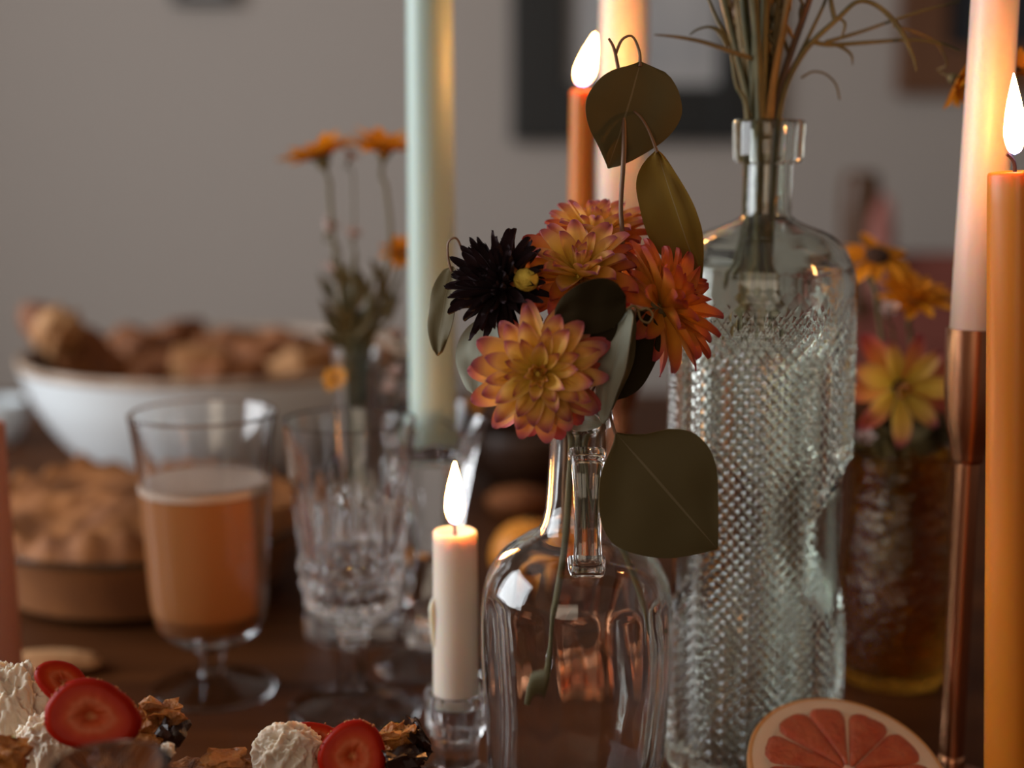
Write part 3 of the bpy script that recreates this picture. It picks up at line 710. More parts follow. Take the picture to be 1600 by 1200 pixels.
def cream(label, px, py_top, half, d, seed, dy=1.0):
    z0 = hC-.004; z1 = Z(py_top, d); r = W(half, d, .07)*.88; h = z1-z0
    bm = bmesh.new(); bmesh.ops.create_icosphere(bm, subdivisions=6, radius=1.0)
    for v in bm.verts:
        n = v.co.normalized(); sd = Vector((seed*5.3, seed*2.1, seed))
        k = .90+.26*(.5-abs(noise.noise(n*1.7+sd))*1.6)+.15*(.5-abs(noise.noise(n*3.9+sd))*1.6)+.07*(.5-abs(noise.noise(n*9+sd))*1.6)
        f = math.copysign(abs(n.z)**.8, n.z)
        z = max(0, h*.5*(1+f*k*1.02)); v.co = Vector((n.x*r*k*1.12, n.y*r*k*dy*1.12, z))
    me = bpy.data.meshes.new('cream_dollop'); bm.to_mesh(me); bm.free(); me.polygons.foreach_set('use_smooth', [True]*len(me.polygons))
    o = link('cream_dollop', me, M['cream'], None, (X(px, d, .07), d, z0))
    return tag(o, label, 'whipped cream', 'cream dollops on the cake')
cream('tall whipped cream dollop at the left edge of the cake', 28, 1038, 58, .564, 1.0, .7)
cream('low whipped cream dollop under the left strawberry slices', 80, 1118, 56, .549, 4.0, .5)
cream('whipped cream dollop left of the right strawberry slices', 450, 1134, 54, .556, 2.2, .7)
def berry(label, px, py, d, rx, ry, nrm, roll, seed, th=.005):
    """slice of strawberry: disc with a rounded skin edge; face towards nrm"""
    n, sg = 12, 48; vs, fs, uvs = [], [], []
    def outl(a): return 1+.05*math.cos(a*3+seed)+.04*math.cos(2*a+seed)+.02*noise.noise(Vector((math.cos(a)*3, math.sin(a)*3, seed)))
    for side in (1, -1):
        base = len(vs)
        for j in range(n+1):
            f = j/n
            for i in range(sg):
                a = 2*PI*i/sg; o_ = outl(a)
                dent = -.0010*math.exp(-(f/.22)**2)*side + .0006*noise.noise(Vector((f*8*math.cos(a), f*8*math.sin(a), seed)))*(1-f)
                edge = 1-max(0, (f-.9)/.1)*.45
                vs.append((f*rx*o_*math.cos(a), f*ry*o_*math.sin(a), side*th/2*edge+dent)); uvs.append((f*(1+.10*noise.noise(Vector((math.cos(a)*2.5, math.sin(a)*2.5, seed+f*2)))), .5))
        for j in range(n):
            for i in range(sg):
                k = (i+1) % sg; q = (base+j*sg+i, base+j*sg+k, base+(j+1)*sg+k, base+(j+1)*sg+i); fs.append(q if side == 1 else q[::-1])
    b2 = (n+1)*sg
    mid = len(vs)
    for i in range(sg):
        a = 2*PI*i/sg; vs.append((1.03*rx*outl(a)*math.cos(a), 1.03*ry*outl(a)*math.sin(a), 0)); uvs.append((1, .5))
    for i in range(sg):
        k = (i+1) % sg; fs.append((n*sg+i, n*sg+k, mid+k, mid+i)); fs.append((mid+i, mid+k, b2+n*sg+k, b2+n*sg+i))
    z = Vector(nrm).normalized(); x = Vector((1, 0, 0)); x = (x-z*x.dot(z)).normalized(); y = z.cross(x)
    R = Matrix((x, y, z)).transposed() @ Matrix.Rotation(roll, 3, 'Z')
    t = thing('strawberry_slice', label, 'strawberry', P(px, py, d), 'strawberry slices on the cake'); t.rotation_euler = R.to_euler()
    flesh = link('flesh', mesh('flesh', vs, fs, fix=False, uvs=uvs), M['berry'], t)
    vs, fs = [], []
    for k in range(34):
        a = rnd.uniform(0, 2*PI); zz = rnd.uniform(-.5, .5)*th*.8; c = Vector((1.02*rx*outl(a)*math.cos(a), 1.02*ry*outl(a)*math.sin(a), zz)); s = .0005
        o_ = len(vs); vs += [c+Vector(v)*s for v in ((1, 0, 0), (-1, 0, 0), (0, 1, 0), (0, -1, 0), (0, 0, 1.4), (0, 0, -1.4))]
        fs += [(o_+i, o_+j, o_+k2) for i, j, k2 in ((0, 2, 4), (2, 1, 4), (1, 3, 4), (3, 0, 4), (2, 0, 5), (1, 2, 5), (3, 1, 5), (0, 3, 5))]
    tag(link('seeds', mesh('seeds', vs, fs, smooth=False), M['toffee'], flesh), kind='stuff')
    return t
berry('large strawberry slice facing the camera beside the tall cream', 144, 1118, .528, W(71, .528, .08), W(54, .528, .08), (.10, -1, .30), -.08, 1.0, .006)
berry('strawberry slice peeking out behind the large left slice', 98, 1068, .548, W(46, .548, .08), W(30, .548, .08), (.35, -.8, .75), -.5, 2.0)
berry('round strawberry slice facing the camera at the bottom centre', 552, 1180, .545, W(54, .545, .07), W(50, .545, .07), (.05, -1, .30), .2, 3.0, .006)
berry('strawberry slice tucked behind the cream at the bottom centre', 492, 1158, .562, W(46, .562, .07), W(30, .562, .07), (.1, -.8, .8), -.2, 5.0)
def shard(label, px, py, d, sx, sy, sz, rot, mat, seed, name='toffee_shard', cat='toffee'):
    bm = bmesh.new(); bmesh.ops.create_cube(bm, size=1); bmesh.ops.subdivide_edges(bm, edges=bm.edges[:], cuts=6, use_grid_fill=True)
    for v in bm.verts:
        n_ = noise.noise_vector(v.co*2.6+Vector((seed*3.1, 0, 0)))*.34+noise.noise_vector(v.co*7+Vector((0, seed, 0)))*.12
        v.co = Vector(((v.co.x+n_.x)*sx, (v.co.y+n_.y)*sy, (v.co.z+n_.z)*sz))
    me = bpy.data.meshes.new(name); bm.to_mesh(me); bm.free(); me.polygons.foreach_set('use_smooth', [True]*len(me.polygons)); me.set_sharp_from_angle(angle=math.radians(35))
    o = link(name, me, mat); o.location = P(px, py, d); o.rotation_euler = rot
    return tag(o, label, cat, 'broken pieces on the cake')
shard('toffee shard right of the large left strawberry slice', 252, 1122, .552, .0135, .009, .011, (.3, .2, .4), M['toffee'], 1)
shard('low toffee crumble below the left strawberry slice', 212, 1160, .545, .017, .010, .008, (.1, .3, .2), M['toffee'], 2)
shard('dark chocolate curl beside the left toffee shard', 262, 1150, .550, .011, .010, .014, (.3, .5, .1), M['choc'], 3, 'chocolate_piece', 'chocolate')
shard('tiny cream fleck under the left toffee shard', 262, 1172, .535, .0045, .004, .004, (.2, 0, 0), M['cream'], 4, 'cream_fleck', 'whipped cream')
shard('toffee shard right of the bottom centre strawberry', 625, 1156, .556, .013, .008, .010, (.2, -.2, .3), M['toffee'], 5)
shard('dark chocolate curl at the right end of the cake', 655, 1152, .558, .005, .010, .013, (.2, -.5, .2), M['choc'], 6, 'chocolate_piece', 'chocolate')
shard('dark chocolate lump below the right toffee shard', 628, 1190, .545, .014, .010, .008, (.1, .1, .5), M['choc'], 7, 'chocolate_piece', 'chocolate')
shard('flat toffee crumble between the two strawberry groups', 350, 1192, .545, .014, .010, .006, (.1, .1, .2), M['toffee'], 8)
shard('dark crumb chunk at the bottom left corner', 8, 1180, .522, .014, .010, .012, (.2, .2, .1), M['toffee'], 9)

# ------------------------------------------------------------------ grapefruit half
gp = P(1326, 1208, .603); rg = .0458
nG = Vector((.10, -.40, .91)).normalized(); zx = Vector((1, 0, 0)); zx = (zx-nG*zx.dot(nG)).normalized(); zy = nG.cross(zx)
RG = Matrix((zx, zy, nG)).transposed()
tgf = thing('grapefruit_half', 'halved pink grapefruit with its cut face up at bottom right', 'fruit', gp); tgf.rotation_euler = (RG @ Matrix.Rotation(.25, 3, 'Z')).to_euler()
vs, fs = [], []
prof = [(0, -rg*.78)]+[(rg*math.sin(a), -rg*.78*math.cos(a)) for a in [PI/2*k/14 for k in range(1, 15)]]+[(rg*.985, .0008), (rg*.955, .0006), (rg*.95, -.002), (0, -.002)]
link('rind', lathe_me('rind', prof, 64, sharp=70), M['rind'], tgf)
link('pith', lathe_me('pith', [(0, -.0019), (rg*.958, -.0019), (rg*.958, .0006), (rg*.90, .0012), (rg*.785, .0009), (rg*.835, .0006), (0, .0006)], 64), M['pith'], tgf)
NS = 11
for k in range(NS):
    a0 = 2*PI*k/NS+rnd.uniform(-.05, .05); a1 = 2*PI*(k+1)/NS; gap = .008; vs, fs = [], []
    rin, rout = rg*.05, rg*.855; nn_, mm = 14, 10
    for j in range(nn_+1):
        f = j/nn_; r = rin+(rout-rin)*f
        half = (a1-a0)/2-gap*rg*.8/max(r, .004)
        half = max(half, .03)
        if f > .80: half *= math.sqrt(max(0.02, 1-((f-.80)/.20)**2*.75))
        for i in range(mm+1):
            u = i/mm*2-1; a = (a0+a1)/2+u*half; e = (1-u*u)*math.sin(PI*min(1, max(0, f))**.8)
            zz = .0015+.0013*e**.5+.0005*noise.noise(Vector((r*math.cos(a)*260, r*math.sin(a)*260, k)))
            if i in (0, mm) or j in (0, nn_): zz = .0005
            vs.append((r*math.cos(a), r*math.sin(a), zz))
    for j in range(nn_):
        for i in range(mm):
            q = j*(mm+1)+i; fs.append((q, q+1, q+mm+2, q+mm+1))
    link('segment', mesh('segment', vs, fs), M['pulp'], tgf)
link('core', lathe_me('core', [(0, .0030), (rg*.05, .0026), (rg*.085, .0008), (rg*.09, -.001)], 14, lambda tt, k, r, z: r*(1+.3*math.sin(5*tt))), M['membrane'], tgf)

# ------------------------------------------------------------------ flowers
def petal_mesh(name, width, cup, bend, pw=.85, tipp=.9, mat=None, nu=9, nv=4, roll=0.0):
    vs, fs, uvs = [], [], []
    for i in range(nu+1):
        u = 1-(1-i/nu)**1.6; wd = width*max(.0, math.sin(PI*min(1, (.06+.94*u))**pw))**tipp
        wd *= .35+.65*min(1, u/.45)
        if i == nu: wd = width*.10
        wd = max(wd, width*.10*(1-u))
        for j in range(nv+1):
            v = j/nv*2-1
            z = cup*wd*(v*v)*(1-.3*u)*2 + bend*u*u - roll*max(0, u-.75)*4*.10*(1-v*v)
            vs.append((u, v*wd, z)); uvs.append((u, j/nv))
    for i in range(nu):
        for j in range(nv):
            a = i*(nv+1)+j; fs.append((a, a+1, a+nv+2, a+nv+1))
    me = mesh(name, vs, fs, fix=False, uvs=uvs); me.materials.append(mat); return me
PM = {}
for key, mt in (('a', 'petal'), ('r', 'petal_red'), ('o', 'petal_orange')):
    PM[key] = [petal_mesh('petal', .22, .75, .22, .95, .75, M[mt]), petal_mesh('petal', .20, .42, .06, 1.10, .46, M[mt], roll=.5), petal_mesh('petal', .19, .34, -.08, 1.15, .46, M[mt], roll=-.4)]
PM['d'] = [petal_mesh('petal', .115, .7, .14, 1.15, .45, M['petal_dark'], 7, 3, roll=.8), petal_mesh('petal', .10, .9, .30, 1.15, .45, M['petal_dark'], 7, 3, roll=-.8)]
PM['g'] = [petal_mesh('petal', .21, .2, -.05, .85, .6, M['petal_gold'], 6, 3)]
PM['p'] = [petal_mesh('petal', .28, .4, .1, .85, .7, M['petal_pale'], 5, 3)]
PM['pk'] = PM['r']
def frame_of(nrm, spin=0.0):
    z = Vector(nrm).normalized(); x = Vector((0, 0, 1)).cross(z)
    x = x.normalized() if x.length > .05 else Vector((1, 0, 0)); y = z.cross(x)
    return Matrix((x, y, z)).transposed() @ Matrix.Rotation(spin, 3, 'Z')
def flower(name, label, cat, center, nrm, R, layers, stem_to=None, stem_r=.0012, centre=None, group=None, seed=0, stem_m='stem', calyx=True):
    """layers: (key, mesh index, count, length/R, elevation in degrees above the flower's plane, base radius/R, height/R)"""
    rr = random.Random(seed); c = Vector(center); t = thing(name, label, cat, c, group)
    F = frame_of(nrm, rr.uniform(0, 6))
    for (key, mi, cnt, ln, el, br, hh) in layers:
        ph = rr.uniform(0, 6)
        for k in range(cnt):
            az = ph+2*PI*(k+rr.uniform(-.18, .18))/cnt; e = math.radians(el+rr.uniform(-10, 10)); L = R*ln*rr.uniform(.84, 1.08)
            o = bpy.data.objects.new('petal', PM[key][mi]); C.objects.link(o); o.parent = t
            Rm = F @ Matrix.Rotation(az, 3, 'Z') @ Matrix.Rotation(-e, 3, 'Y') @ Matrix.Rotation(rr.uniform(-.18, .18), 3, 'X')
            off = F @ Matrix.Rotation(az, 3, 'Z') @ Vector((br*R, 0, hh*R))
            o.matrix_local = Matrix.Translation(off) @ (Rm @ Matrix.Diagonal((L, L*rr.uniform(.85, 1.1), L))).to_4x4()
    if centre:
        mt, cr, ch = centre
        o = link('flower_centre', lathe_me('flower_centre', sm([(cr*R, -.02*R), (cr*R*.95, ch*R*.6), (cr*R*.5, ch*R), (0, ch*R)], 3), 16, lambda tt, k, r, z: r*(1+.08*math.sin(7*tt))), M[mt], t); o.rotation_euler = F.to_euler()
    if calyx:
        o = link('calyx', lathe_me('calyx', sm([(0, -.34*R), (.10*R, -.30*R), (.20*R, -.12*R), (.16*R, .0)], 3), 14), M['calyx'], t); o.rotation_euler = F.to_euler()
    if stem_to:
        n_ = -(F @ Vector((0, 0, 1))); p0 = c+n_*R*.25
        path = [p0, p0+n_*R*.5]+[Vector(q) for q in stem_to]
        tube('stem', path, stem_r, M[stem_m], t, 8, 6, origin=c)
    return t
DAHLIA = [('a', 0, 6, .22, 66, .03, .10), ('a', 0, 8, .38, 54, .05, .08), ('a', 1, 10, .58, 38, .07, .05), ('a', 1, 13, .78, 25, .08, .02), ('a', 1, 14, .92, 12, .08, 0), ('a', 2, 14, 1.02, 0, .08, -.03), ('r', 2, 14, 1.04, -16, .08, -.07), ('r', 2, 10, 1.0, -34, .07, -.10)]
DAHLIA_R = [('a', 0, 5, .32, 74, .02, .10), ('a', 0, 7, .55, 62, .04, .08), ('a', 1, 9, .78, 48, .06, .05), ('a', 1, 11, .92, 30, .07, .02), ('o', 1, 12, 1.0, 12, .08, -.02), ('r', 2, 12, 1.02, -6, .08, -.06), ('o', 2, 8, .95, -28, .07, -.10)]
DAHLIA_O = [('o', 0, 6, .42, 70, .03, .10), ('o', 0, 8, .66, 56, .05, .06), ('o', 1, 10, .88, 38, .07, .02), ('o', 1, 12, 1.0, 20, .08, -.02), ('o', 2, 12, 1.04, 2, .08, -.05), ('r', 2, 9, .95, -20, .07, -.09)]
nk_ = lambda dx, dy, z: Vector((xJ+dx, dJ+dy, z))
zneck = zj(660); zmid = zj(760)
flower('dahlia', 'large yellow and pink dahlia facing the camera in the jug bouquet', 'flower', P(842, 583, .566), (-.10, -1, .16), W(103, .57, .2), DAHLIA, [nk_(-.004, -.004, zneck), nk_(-.004, -.004, zmid), nk_(-.0075, -.006, zj(890)), nk_(-.0195, -.010, zj(1085))], .0016, ('yellow_centre', .11, .20), 'dahlias in the jug bouquet', 11)
flower('dahlia', 'yellow pink-tipped dahlia facing upward above the large one', 'flower', P(905, 432, .600), (.02, -.50, .82), W(98, .60, .25), DAHLIA_R, [nk_(0, .003, zneck+.03), nk_(0, .003, zneck), nk_(.001, .003, zmid), nk_(.002, .004, zj(830))], .0016, ('yellow_centre', .08, .10), 'dahlias in the jug bouquet', 12)
flower('dahlia', 'orange red dahlia turned to the right of the jug bouquet', 'flower', P(1036, 478, .600), (.82, -.26, .48), W(106, .60, .25), DAHLIA_O, [P(985, 560, .612), nk_(.005, 0, zneck), nk_(.005, .002, zmid), nk_(.022, 0, zj(870)), nk_(.0345, -.004, zj(985))], .0015, ('yellow_centre', .08, .10), 'dahlias in the jug bouquet', 13)
flower('dahlia', 'small red-tipped dahlia at the top of the jug bouquet', 'flower', P(930, 376, .632), (.05, -.20, .95), W(90, .63, .27), DAHLIA_R[1:], [nk_(.004, .006, zneck+.04), nk_(.002, .006, zneck), nk_(.003, .005, zmid), nk_(.006, .006, zj(830))], .0014, ('yellow_centre', .08, .10), 'dahlias in the jug bouquet', 14)
DARK = [('d', 0, 8, .55, 80, .02, .10), ('d', 1, 13, .68, 62, .12, .12), ('d', 0, 17, .80, 44, .18, .08), ('d', 1, 20, .92, 26, .20, .04), ('d', 0, 22, .98, 8, .20, 0), ('d', 1, 18, .98, -14, .18, -.06), ('d', 0, 13, .9, -34, .12, -.12)]
flower('scabious', 'nearly black maroon flower at the left of the jug bouquet', 'flower', P(782, 447, .592), (-.55, -.62, .42), W(76, .59, .24), DARK, [P(860, 575, .602), nk_(-.006, .002, zneck), nk_(-.006, .003, zmid), nk_(-.006, .003, zj(840))], .0012, ('petal_dark', .2, .2), None, 15, 'stem_red')
# little seed heads in the bouquet
t = thing('flower_bud', 'round brown and gold bud between the dark flower and dahlias', 'bud', P(822, 437, .582))
link('bud', blob('bud', .0052, .0050, .0048, .12, 3, 2, 3), M['yellow_centre'], t)
for k in range(6):
    o = bpy.data.objects.new('sepal', PM['o'][0]); C.objects.link(o); o.parent = t; o.matrix_local = (Matrix.Rotation(k*PI/3, 3, 'Y') @ Matrix.Rotation(.7, 3, 'Z') @ Matrix.Diagonal((.009, .009, .009))).to_4x4()
tube('stem', [(0, .002, -.003), (.006, .012, -.02), (.018, .022, -.045)], .0008, M['stem_red'], t)

# leaves: base and tip in space, a facing direction, width; a curved, slightly thick blade
def interp(tab, u):
    for (a, x), (b, y) in zip(tab[:-1], tab[1:]):
        if a <= u <= b: return x+(y-x)*(u-a)/max(b-a, 1e-6)
    return 0.0
def leaf_mesh(L, width, bend, fold, round_=.55, seed=0, nu=18, nv=8, twist=0.0, th=.0005, tabs=None):
    if tabs: nu = 30
    vs, fs, uvs = [], [], []
    for s in (1, 0):
        for i in range(nu+1):
            u = i/nu; wd = width/2*max(0.0, math.sin(PI*u**.82))**round_
            if i == 0: wd = width*.012
            if i == nu: wd = width*.012
            wd *= 1+.025*noise.noise(Vector((u*4, seed, 0)))
            for j in range(nv+1):
                v = j/nv*2-1; a = v*wd
                if tabs: a = v*max(.0002, interp(tabs[0 if v > 0 else 1], u)*L)
                z = bend*L*math.sin(PI*u)+fold*abs(a)+.0018*noise.noise(Vector((u*3, v*2, seed)))
                yy = a*math.cos(twist*u)-z*0; zz = z+a*math.sin(twist*u)-(0 if s else th)
                vs.append((u*L, yy, zz)); uvs.append((u, j/nv))
    N = (nu+1)*(nv+1)
    for s in (0, 1):
        for i in range(nu):
            for j in range(nv):
                a = s*N+i*(nv+1)+j; q = (a, a+1, a+nv+2, a+nv+1); fs.append(q[::-1] if s else q)
    bd = [i*(nv+1) for i in range(nu+1)]+[nu*(nv+1)+j for j in range(1, nv+1)]+[i*(nv+1)+nv for i in range(nu-1, -1, -1)]+[j for j in range(nv-1, 0, -1)]
    for a, b in zip(bd, bd[1:]+bd[:1]): fs.append((a, b, N+b, N+a))
    return mesh('leaf', vs, fs, fix=False, uvs=uvs, sharp=60)
def leaf(parent, base, tip, width, facing, mat, bend=.06, fold=.05, round_=.55, seed=0, twist=0.0, origin=None, label=None, tabs=None):
    b, e = Vector(base), Vector(tip); x = (e-b); L = x.length; x.normalize(); f = Vector(facing); z = (f-x*f.dot(x)).normalized(); y = z.cross(x)
    o = link('leaf', leaf_mesh(L, width, bend, fold, round_, seed, twist=twist, tabs=tabs), mat, parent)
    o.matrix_local = Matrix.Translation(b-(Vector(origin) if origin is not None else Vector((0, 0, 0)))) @ Matrix((x, y, z)).transposed().to_4x4()
    if label: o['label'] = label
    return o
def outline(base, tip, side_a, side_b):
    """half widths along a blade, in units of its length, for its two sides"""
    bx, by = base; dx, dy = tip[0]-bx, tip[1]-by; L2 = dx*dx+dy*dy; out = []
    for side in (side_a, side_b):
        tb_ = [(0, 0)]
        for x, y in side: tb_.append((((x-bx)*dx+(y-by)*dy)/L2, abs((x-bx)*dy-(y-by)*dx)/L2))
        tb_ = sorted(tb_)+[(1, 0)]
        sm_ = catmull([(a, b, 0) for a, b in tb_], 4); out.append([(v.x, max(0, v.y)) for v in sm_])
    return out
# eucalyptus sprig standing up from the bouquet
o0 = nk_(.002, .004, zj(800)); t = thing('eucalyptus_sprig', 'upright eucalyptus sprig with round leaves above the bouquet', 'leaves', o0, 'eucalyptus sprigs')
dE = .612
tube('stem', [o0, nk_(.003, .004, zneck), P(968, 420, dE), P(970, 320, dE), P(975, 230, dE), P(972, 150, dE), P(961, 82, dE), P(951, 60, dE)], [.0012, .0012, .0011, .0010, .0011, .0009, .0007, .0005], M['stem_red'], t, 8, 6, origin=o0)
tube('stem', [P(962, 84, dE), P(972, 62, dE), P(988, 57, dE), P(999, 80, dE-.002), P(1000, 104, dE-.004)], [.0007, .0006, .0005, .0006, .0008], M['stem_red'], t, 6, 6, origin=o0)
leaf(t, P(1001, 96, dE-.004), P(950, 263, dE+.006), W(150, dE, .3), (.18, -1, .05), M['euca'], .05, .06, .52, 1, origin=o0, twist=-.15,
     tabs=outline((1001, 98), (950, 263), [(1020, 103), (1038, 115), (1055, 136), (1063, 158), (1065, 181), (1055, 204), (1030, 229), (979, 257)], [(982, 103), (959, 107), (936, 119), (917, 141), (912, 164), (919, 195), (934, 226)]))
tube('stem', [P(974, 190, dE), P(986, 174, dE), P(1000, 182, dE-.002), P(1014, 205, dE-.003), P(1027, 238, dE-.004)], [.0008, .0007, .0006, .0006, .0008], M['stem_red'], t, 6, 6, origin=o0)
leaf(t, P(1026, 234, dE-.004), P(1097, 444, dE+.006), W(96, dE, .25), (-.25, -1, -.1), M['euca_olive'], .03, .05, .50, 2, origin=o0,
     tabs=outline((1026, 234), (1097, 444), [(1038, 243), (1055, 268), (1075, 300), (1087, 325), (1097, 360), (1099, 400)], [(1010, 249), (999, 268), (996, 290), (1001, 320), (1010, 355), (1026, 388), (1060, 418)]))
# folded hanging leaf pair in front
o0 = nk_(.006, -.004, zj(760)); t = thing('eucalyptus_sprig', 'folded eucalyptus leaves with curled tendril right of the large dahlia', 'leaves', o0, 'eucalyptus sprigs')
dF = .572
tube('stem', [o0, nk_(.009, -.006, zneck), P(958, 625, .590), P(980, 560, .585), P(990, 500, dF+.004), P(994, 482, dF+.002)], [.0012, .0011, .0009, .0008, .0007, .0006], M['stem_red'], t, 6, 6, origin=o0)
tube('tendril', [P(958, 512, dF), P(972, 492, dF-.001), P(988, 478, dF), P(1000, 484, dF), P(1012, 482, dF-.001), P(1020, 492, dF-.001), P(1014, 504, dF-.001), P(1002, 500, dF), P(997, 485, dF)], [.0005]*9, M['stem_dry'], t, 6, 6, origin=o0)
leaf(t, P(984, 482, dF), P(942, 662, dF-.006), W(62, dF, .2), (-.85, -.62, .15), M['euca_sage'], .05, .10, .55, 3, origin=o0, label='pale sage leaf seen half edge-on')
leaf(t, P(988, 484, dF+.002), P(955, 640, dF+.004), W(40, dF, .2), (.95, -.5, .1), M['euca'], .05, .15, .5, 4, origin=o0)
leaf(t, P(1003, 486, dF+.014), P(962, 625, dF+.022), W(92, dF, .2), (.2, -1, -.5), M['euca_dark'], .05, .05, .55, 5, origin=o0, label='nearly black leaf')
leaf(t, P(876, 648, dF+.012), P(940, 664, dF+.008), W(38, dF, .2), (.1, -1, .3), M['euca_sage'], .03, .1, .6, 6, origin=o0)
# large round leaf at the right of the neck
o0 = nk_(.010, -.004, zj(840)); t = thing('eucalyptus_sprig', 'big round brown-green eucalyptus leaf hanging beside the jug neck', 'leaves', o0, 'eucalyptus sprigs')
dL = .574
tube('stem', [o0, nk_(.011, -.008, zj(700)), nk_(.0105, -.010, zj(655)), P(950, 632, dL+.008), P(955, 656, dL+.002), P(962, 678, dL)], [.0010, .0010, .0009, .0008, .0007, .0008], M['stem_red'], t, 6, 6, origin=o0)
leaf(t, P(962, 676, dL), P(1121, 858, dL+.004), W(188, dL, .15), (.05, -1, .12), M['euca'], .03, .03, .42, 7, origin=o0,
     tabs=outline((962, 676), (1121, 858), [(1002, 679), (1043, 671), (1078, 677), (1103, 703), (1116, 745), (1121, 836)], [(957, 695), (938, 740), (938, 801), (957, 841), (992, 859), (1043, 869), (1093, 864)]))
# leaves at the left, and a dark one under the dahlias
o0 = nk_(-.004, .004, zj(800)); t = thing('eucalyptus_sprig', 'eucalyptus leaves behind the dark flower, left of the bouquet', 'leaves', o0, 'eucalyptus sprigs')
dS = .615
tube('stem', [o0, nk_(-.006, .003, zneck), P(845, 590, dS), P(790, 520, dS), P(740, 440, dS+.005), P(722, 390, dS+.006), P(712, 372, dS+.006), P(700, 380, dS+.006), P(701, 408, dS+.006), P(706, 424, dS+.006)], [.0011, .001, .001, .0009, .0008, .0006, .0005, .0005, .0006, .0007], M['stem_red'], t, 6, 6, origin=o0)
leaf(t, P(707, 416, dS+.006), P(684, 556, dS+.006), W(50, dS, .22), (-.55, -.9, .1), M['euca'], .05, .18, .5, 8, origin=o0)
leaf(t, P(760, 500, dS), P(742, 618, dS-.004), W(78, dS, .22), (-.4, -1, .3), M['euca_sage'], .05, .06, .5, 9, origin=o0, label='pale sage leaf behind the large dahlia')
o0 = nk_(0, .002, zj(780)); t = thing('leaf_sprig', 'dark brown leaf under the upward dahlia in the bouquet centre', 'leaves', o0)
tube('stem', [o0, nk_(.001, .002, zneck), P(945, 570, .592), P(975, 500, .578)], .0008, M['stem_red'], t, 6, 5, origin=o0)
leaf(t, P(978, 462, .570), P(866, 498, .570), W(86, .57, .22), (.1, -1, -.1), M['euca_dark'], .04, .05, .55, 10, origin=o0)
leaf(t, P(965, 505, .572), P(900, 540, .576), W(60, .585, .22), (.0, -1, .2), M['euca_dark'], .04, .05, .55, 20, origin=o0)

# dried grasses in the hobnail bottle
nB = Vector((xB+X(1189, dB, .3)-X(1182, dB, .12), dB, 0)); zmouth = zb_(187)
rg_ = random.Random(5)
GL = 'thin dried grass stem rising from the hobnail bottle'
fan = [(-.62, .2), (-.50, -.3), (-.42, .5), (-.30, -.2), (-.24, .3), (-.16, -.5), (-.10, .1), (-.03, .5), (.02, -.3), (.08, .3), (.13, -.1), (.20, .4), (.27, -.3), (.34, .2), (.40, 0.), (-.36, 0.), (.05, 0.), (-.2, 0.), (-.45, .3), (-.27, -.6), (-.14, .6), (-.07, -.4), (.0, .2), (.06, .6), (.11, -.5), (.16, .15), (.24, .1), (.3, -.1), (-.33, .5), (-.55, -.1)]
for k, (a, b) in enumerate(fan):
    base = Vector((nB.x+a*.012+rg_.uniform(-.012, .012), dB+b*.012, zb_(470)+rg_.uniform(-.02, .01)))
    mouth = Vector((nB.x+a*.011, dB+b*.011, zmouth+.001)); top = Vector((nB.x+.004+a*.062+rg_.uniform(-.012, .012), dB+b*.05, zmouth+.11+rg_.uniform(0, .02)))
    neck = Vector((nB.x+a*.009, dB+b*.009, zb_(320)))
    t = thing('grass_stem', GL, 'dried grass', base, 'dried grass stems in the hobnail bottle')
    mt = M[['stem_dry', 'stem_moss', 'stem_red', 'stem_moss'][k % 4]]
    tube('stem', [base, neck, mouth, mouth.lerp(top, .5)+Vector((rg_.uniform(-.005, .005), 0, 0)), top], [.0010, .0011, .0017, .0016, .0012], mt, t, 6, 4, origin=base)
    if k % 2 == 0:
        vs, fs = [], []
        for q in range(12):
            f = .22+q*.06; c = mouth.lerp(top, f); dv = Vector((rg_.uniform(-1, 1), rg_.uniform(-1, 1), 1.6)).normalized()
            v_, f_ = tube_vf([c-base, c-base+dv*.006, c-base+dv*.012], [.0003, .0012, .0002], 5, len(vs)); vs += v_; fs += f_
        tag(link('seed_head', mesh('seed_head', vs, fs), M['stem_dry'], t), kind='stuff')
def sprig(name, label, cat, base, paths, mat, group=None):
    t = thing(name, label, cat, base, group)
    for nm, pth, rad, m_ in paths: tube(nm, pth, rad, m_ or mat, t, 6, 6, origin=base)
    return t
b0 = Vector((nB.x+.006, dB, zb_(400))); m0 = Vector((nB.x+.007, dB-.003, zmouth))
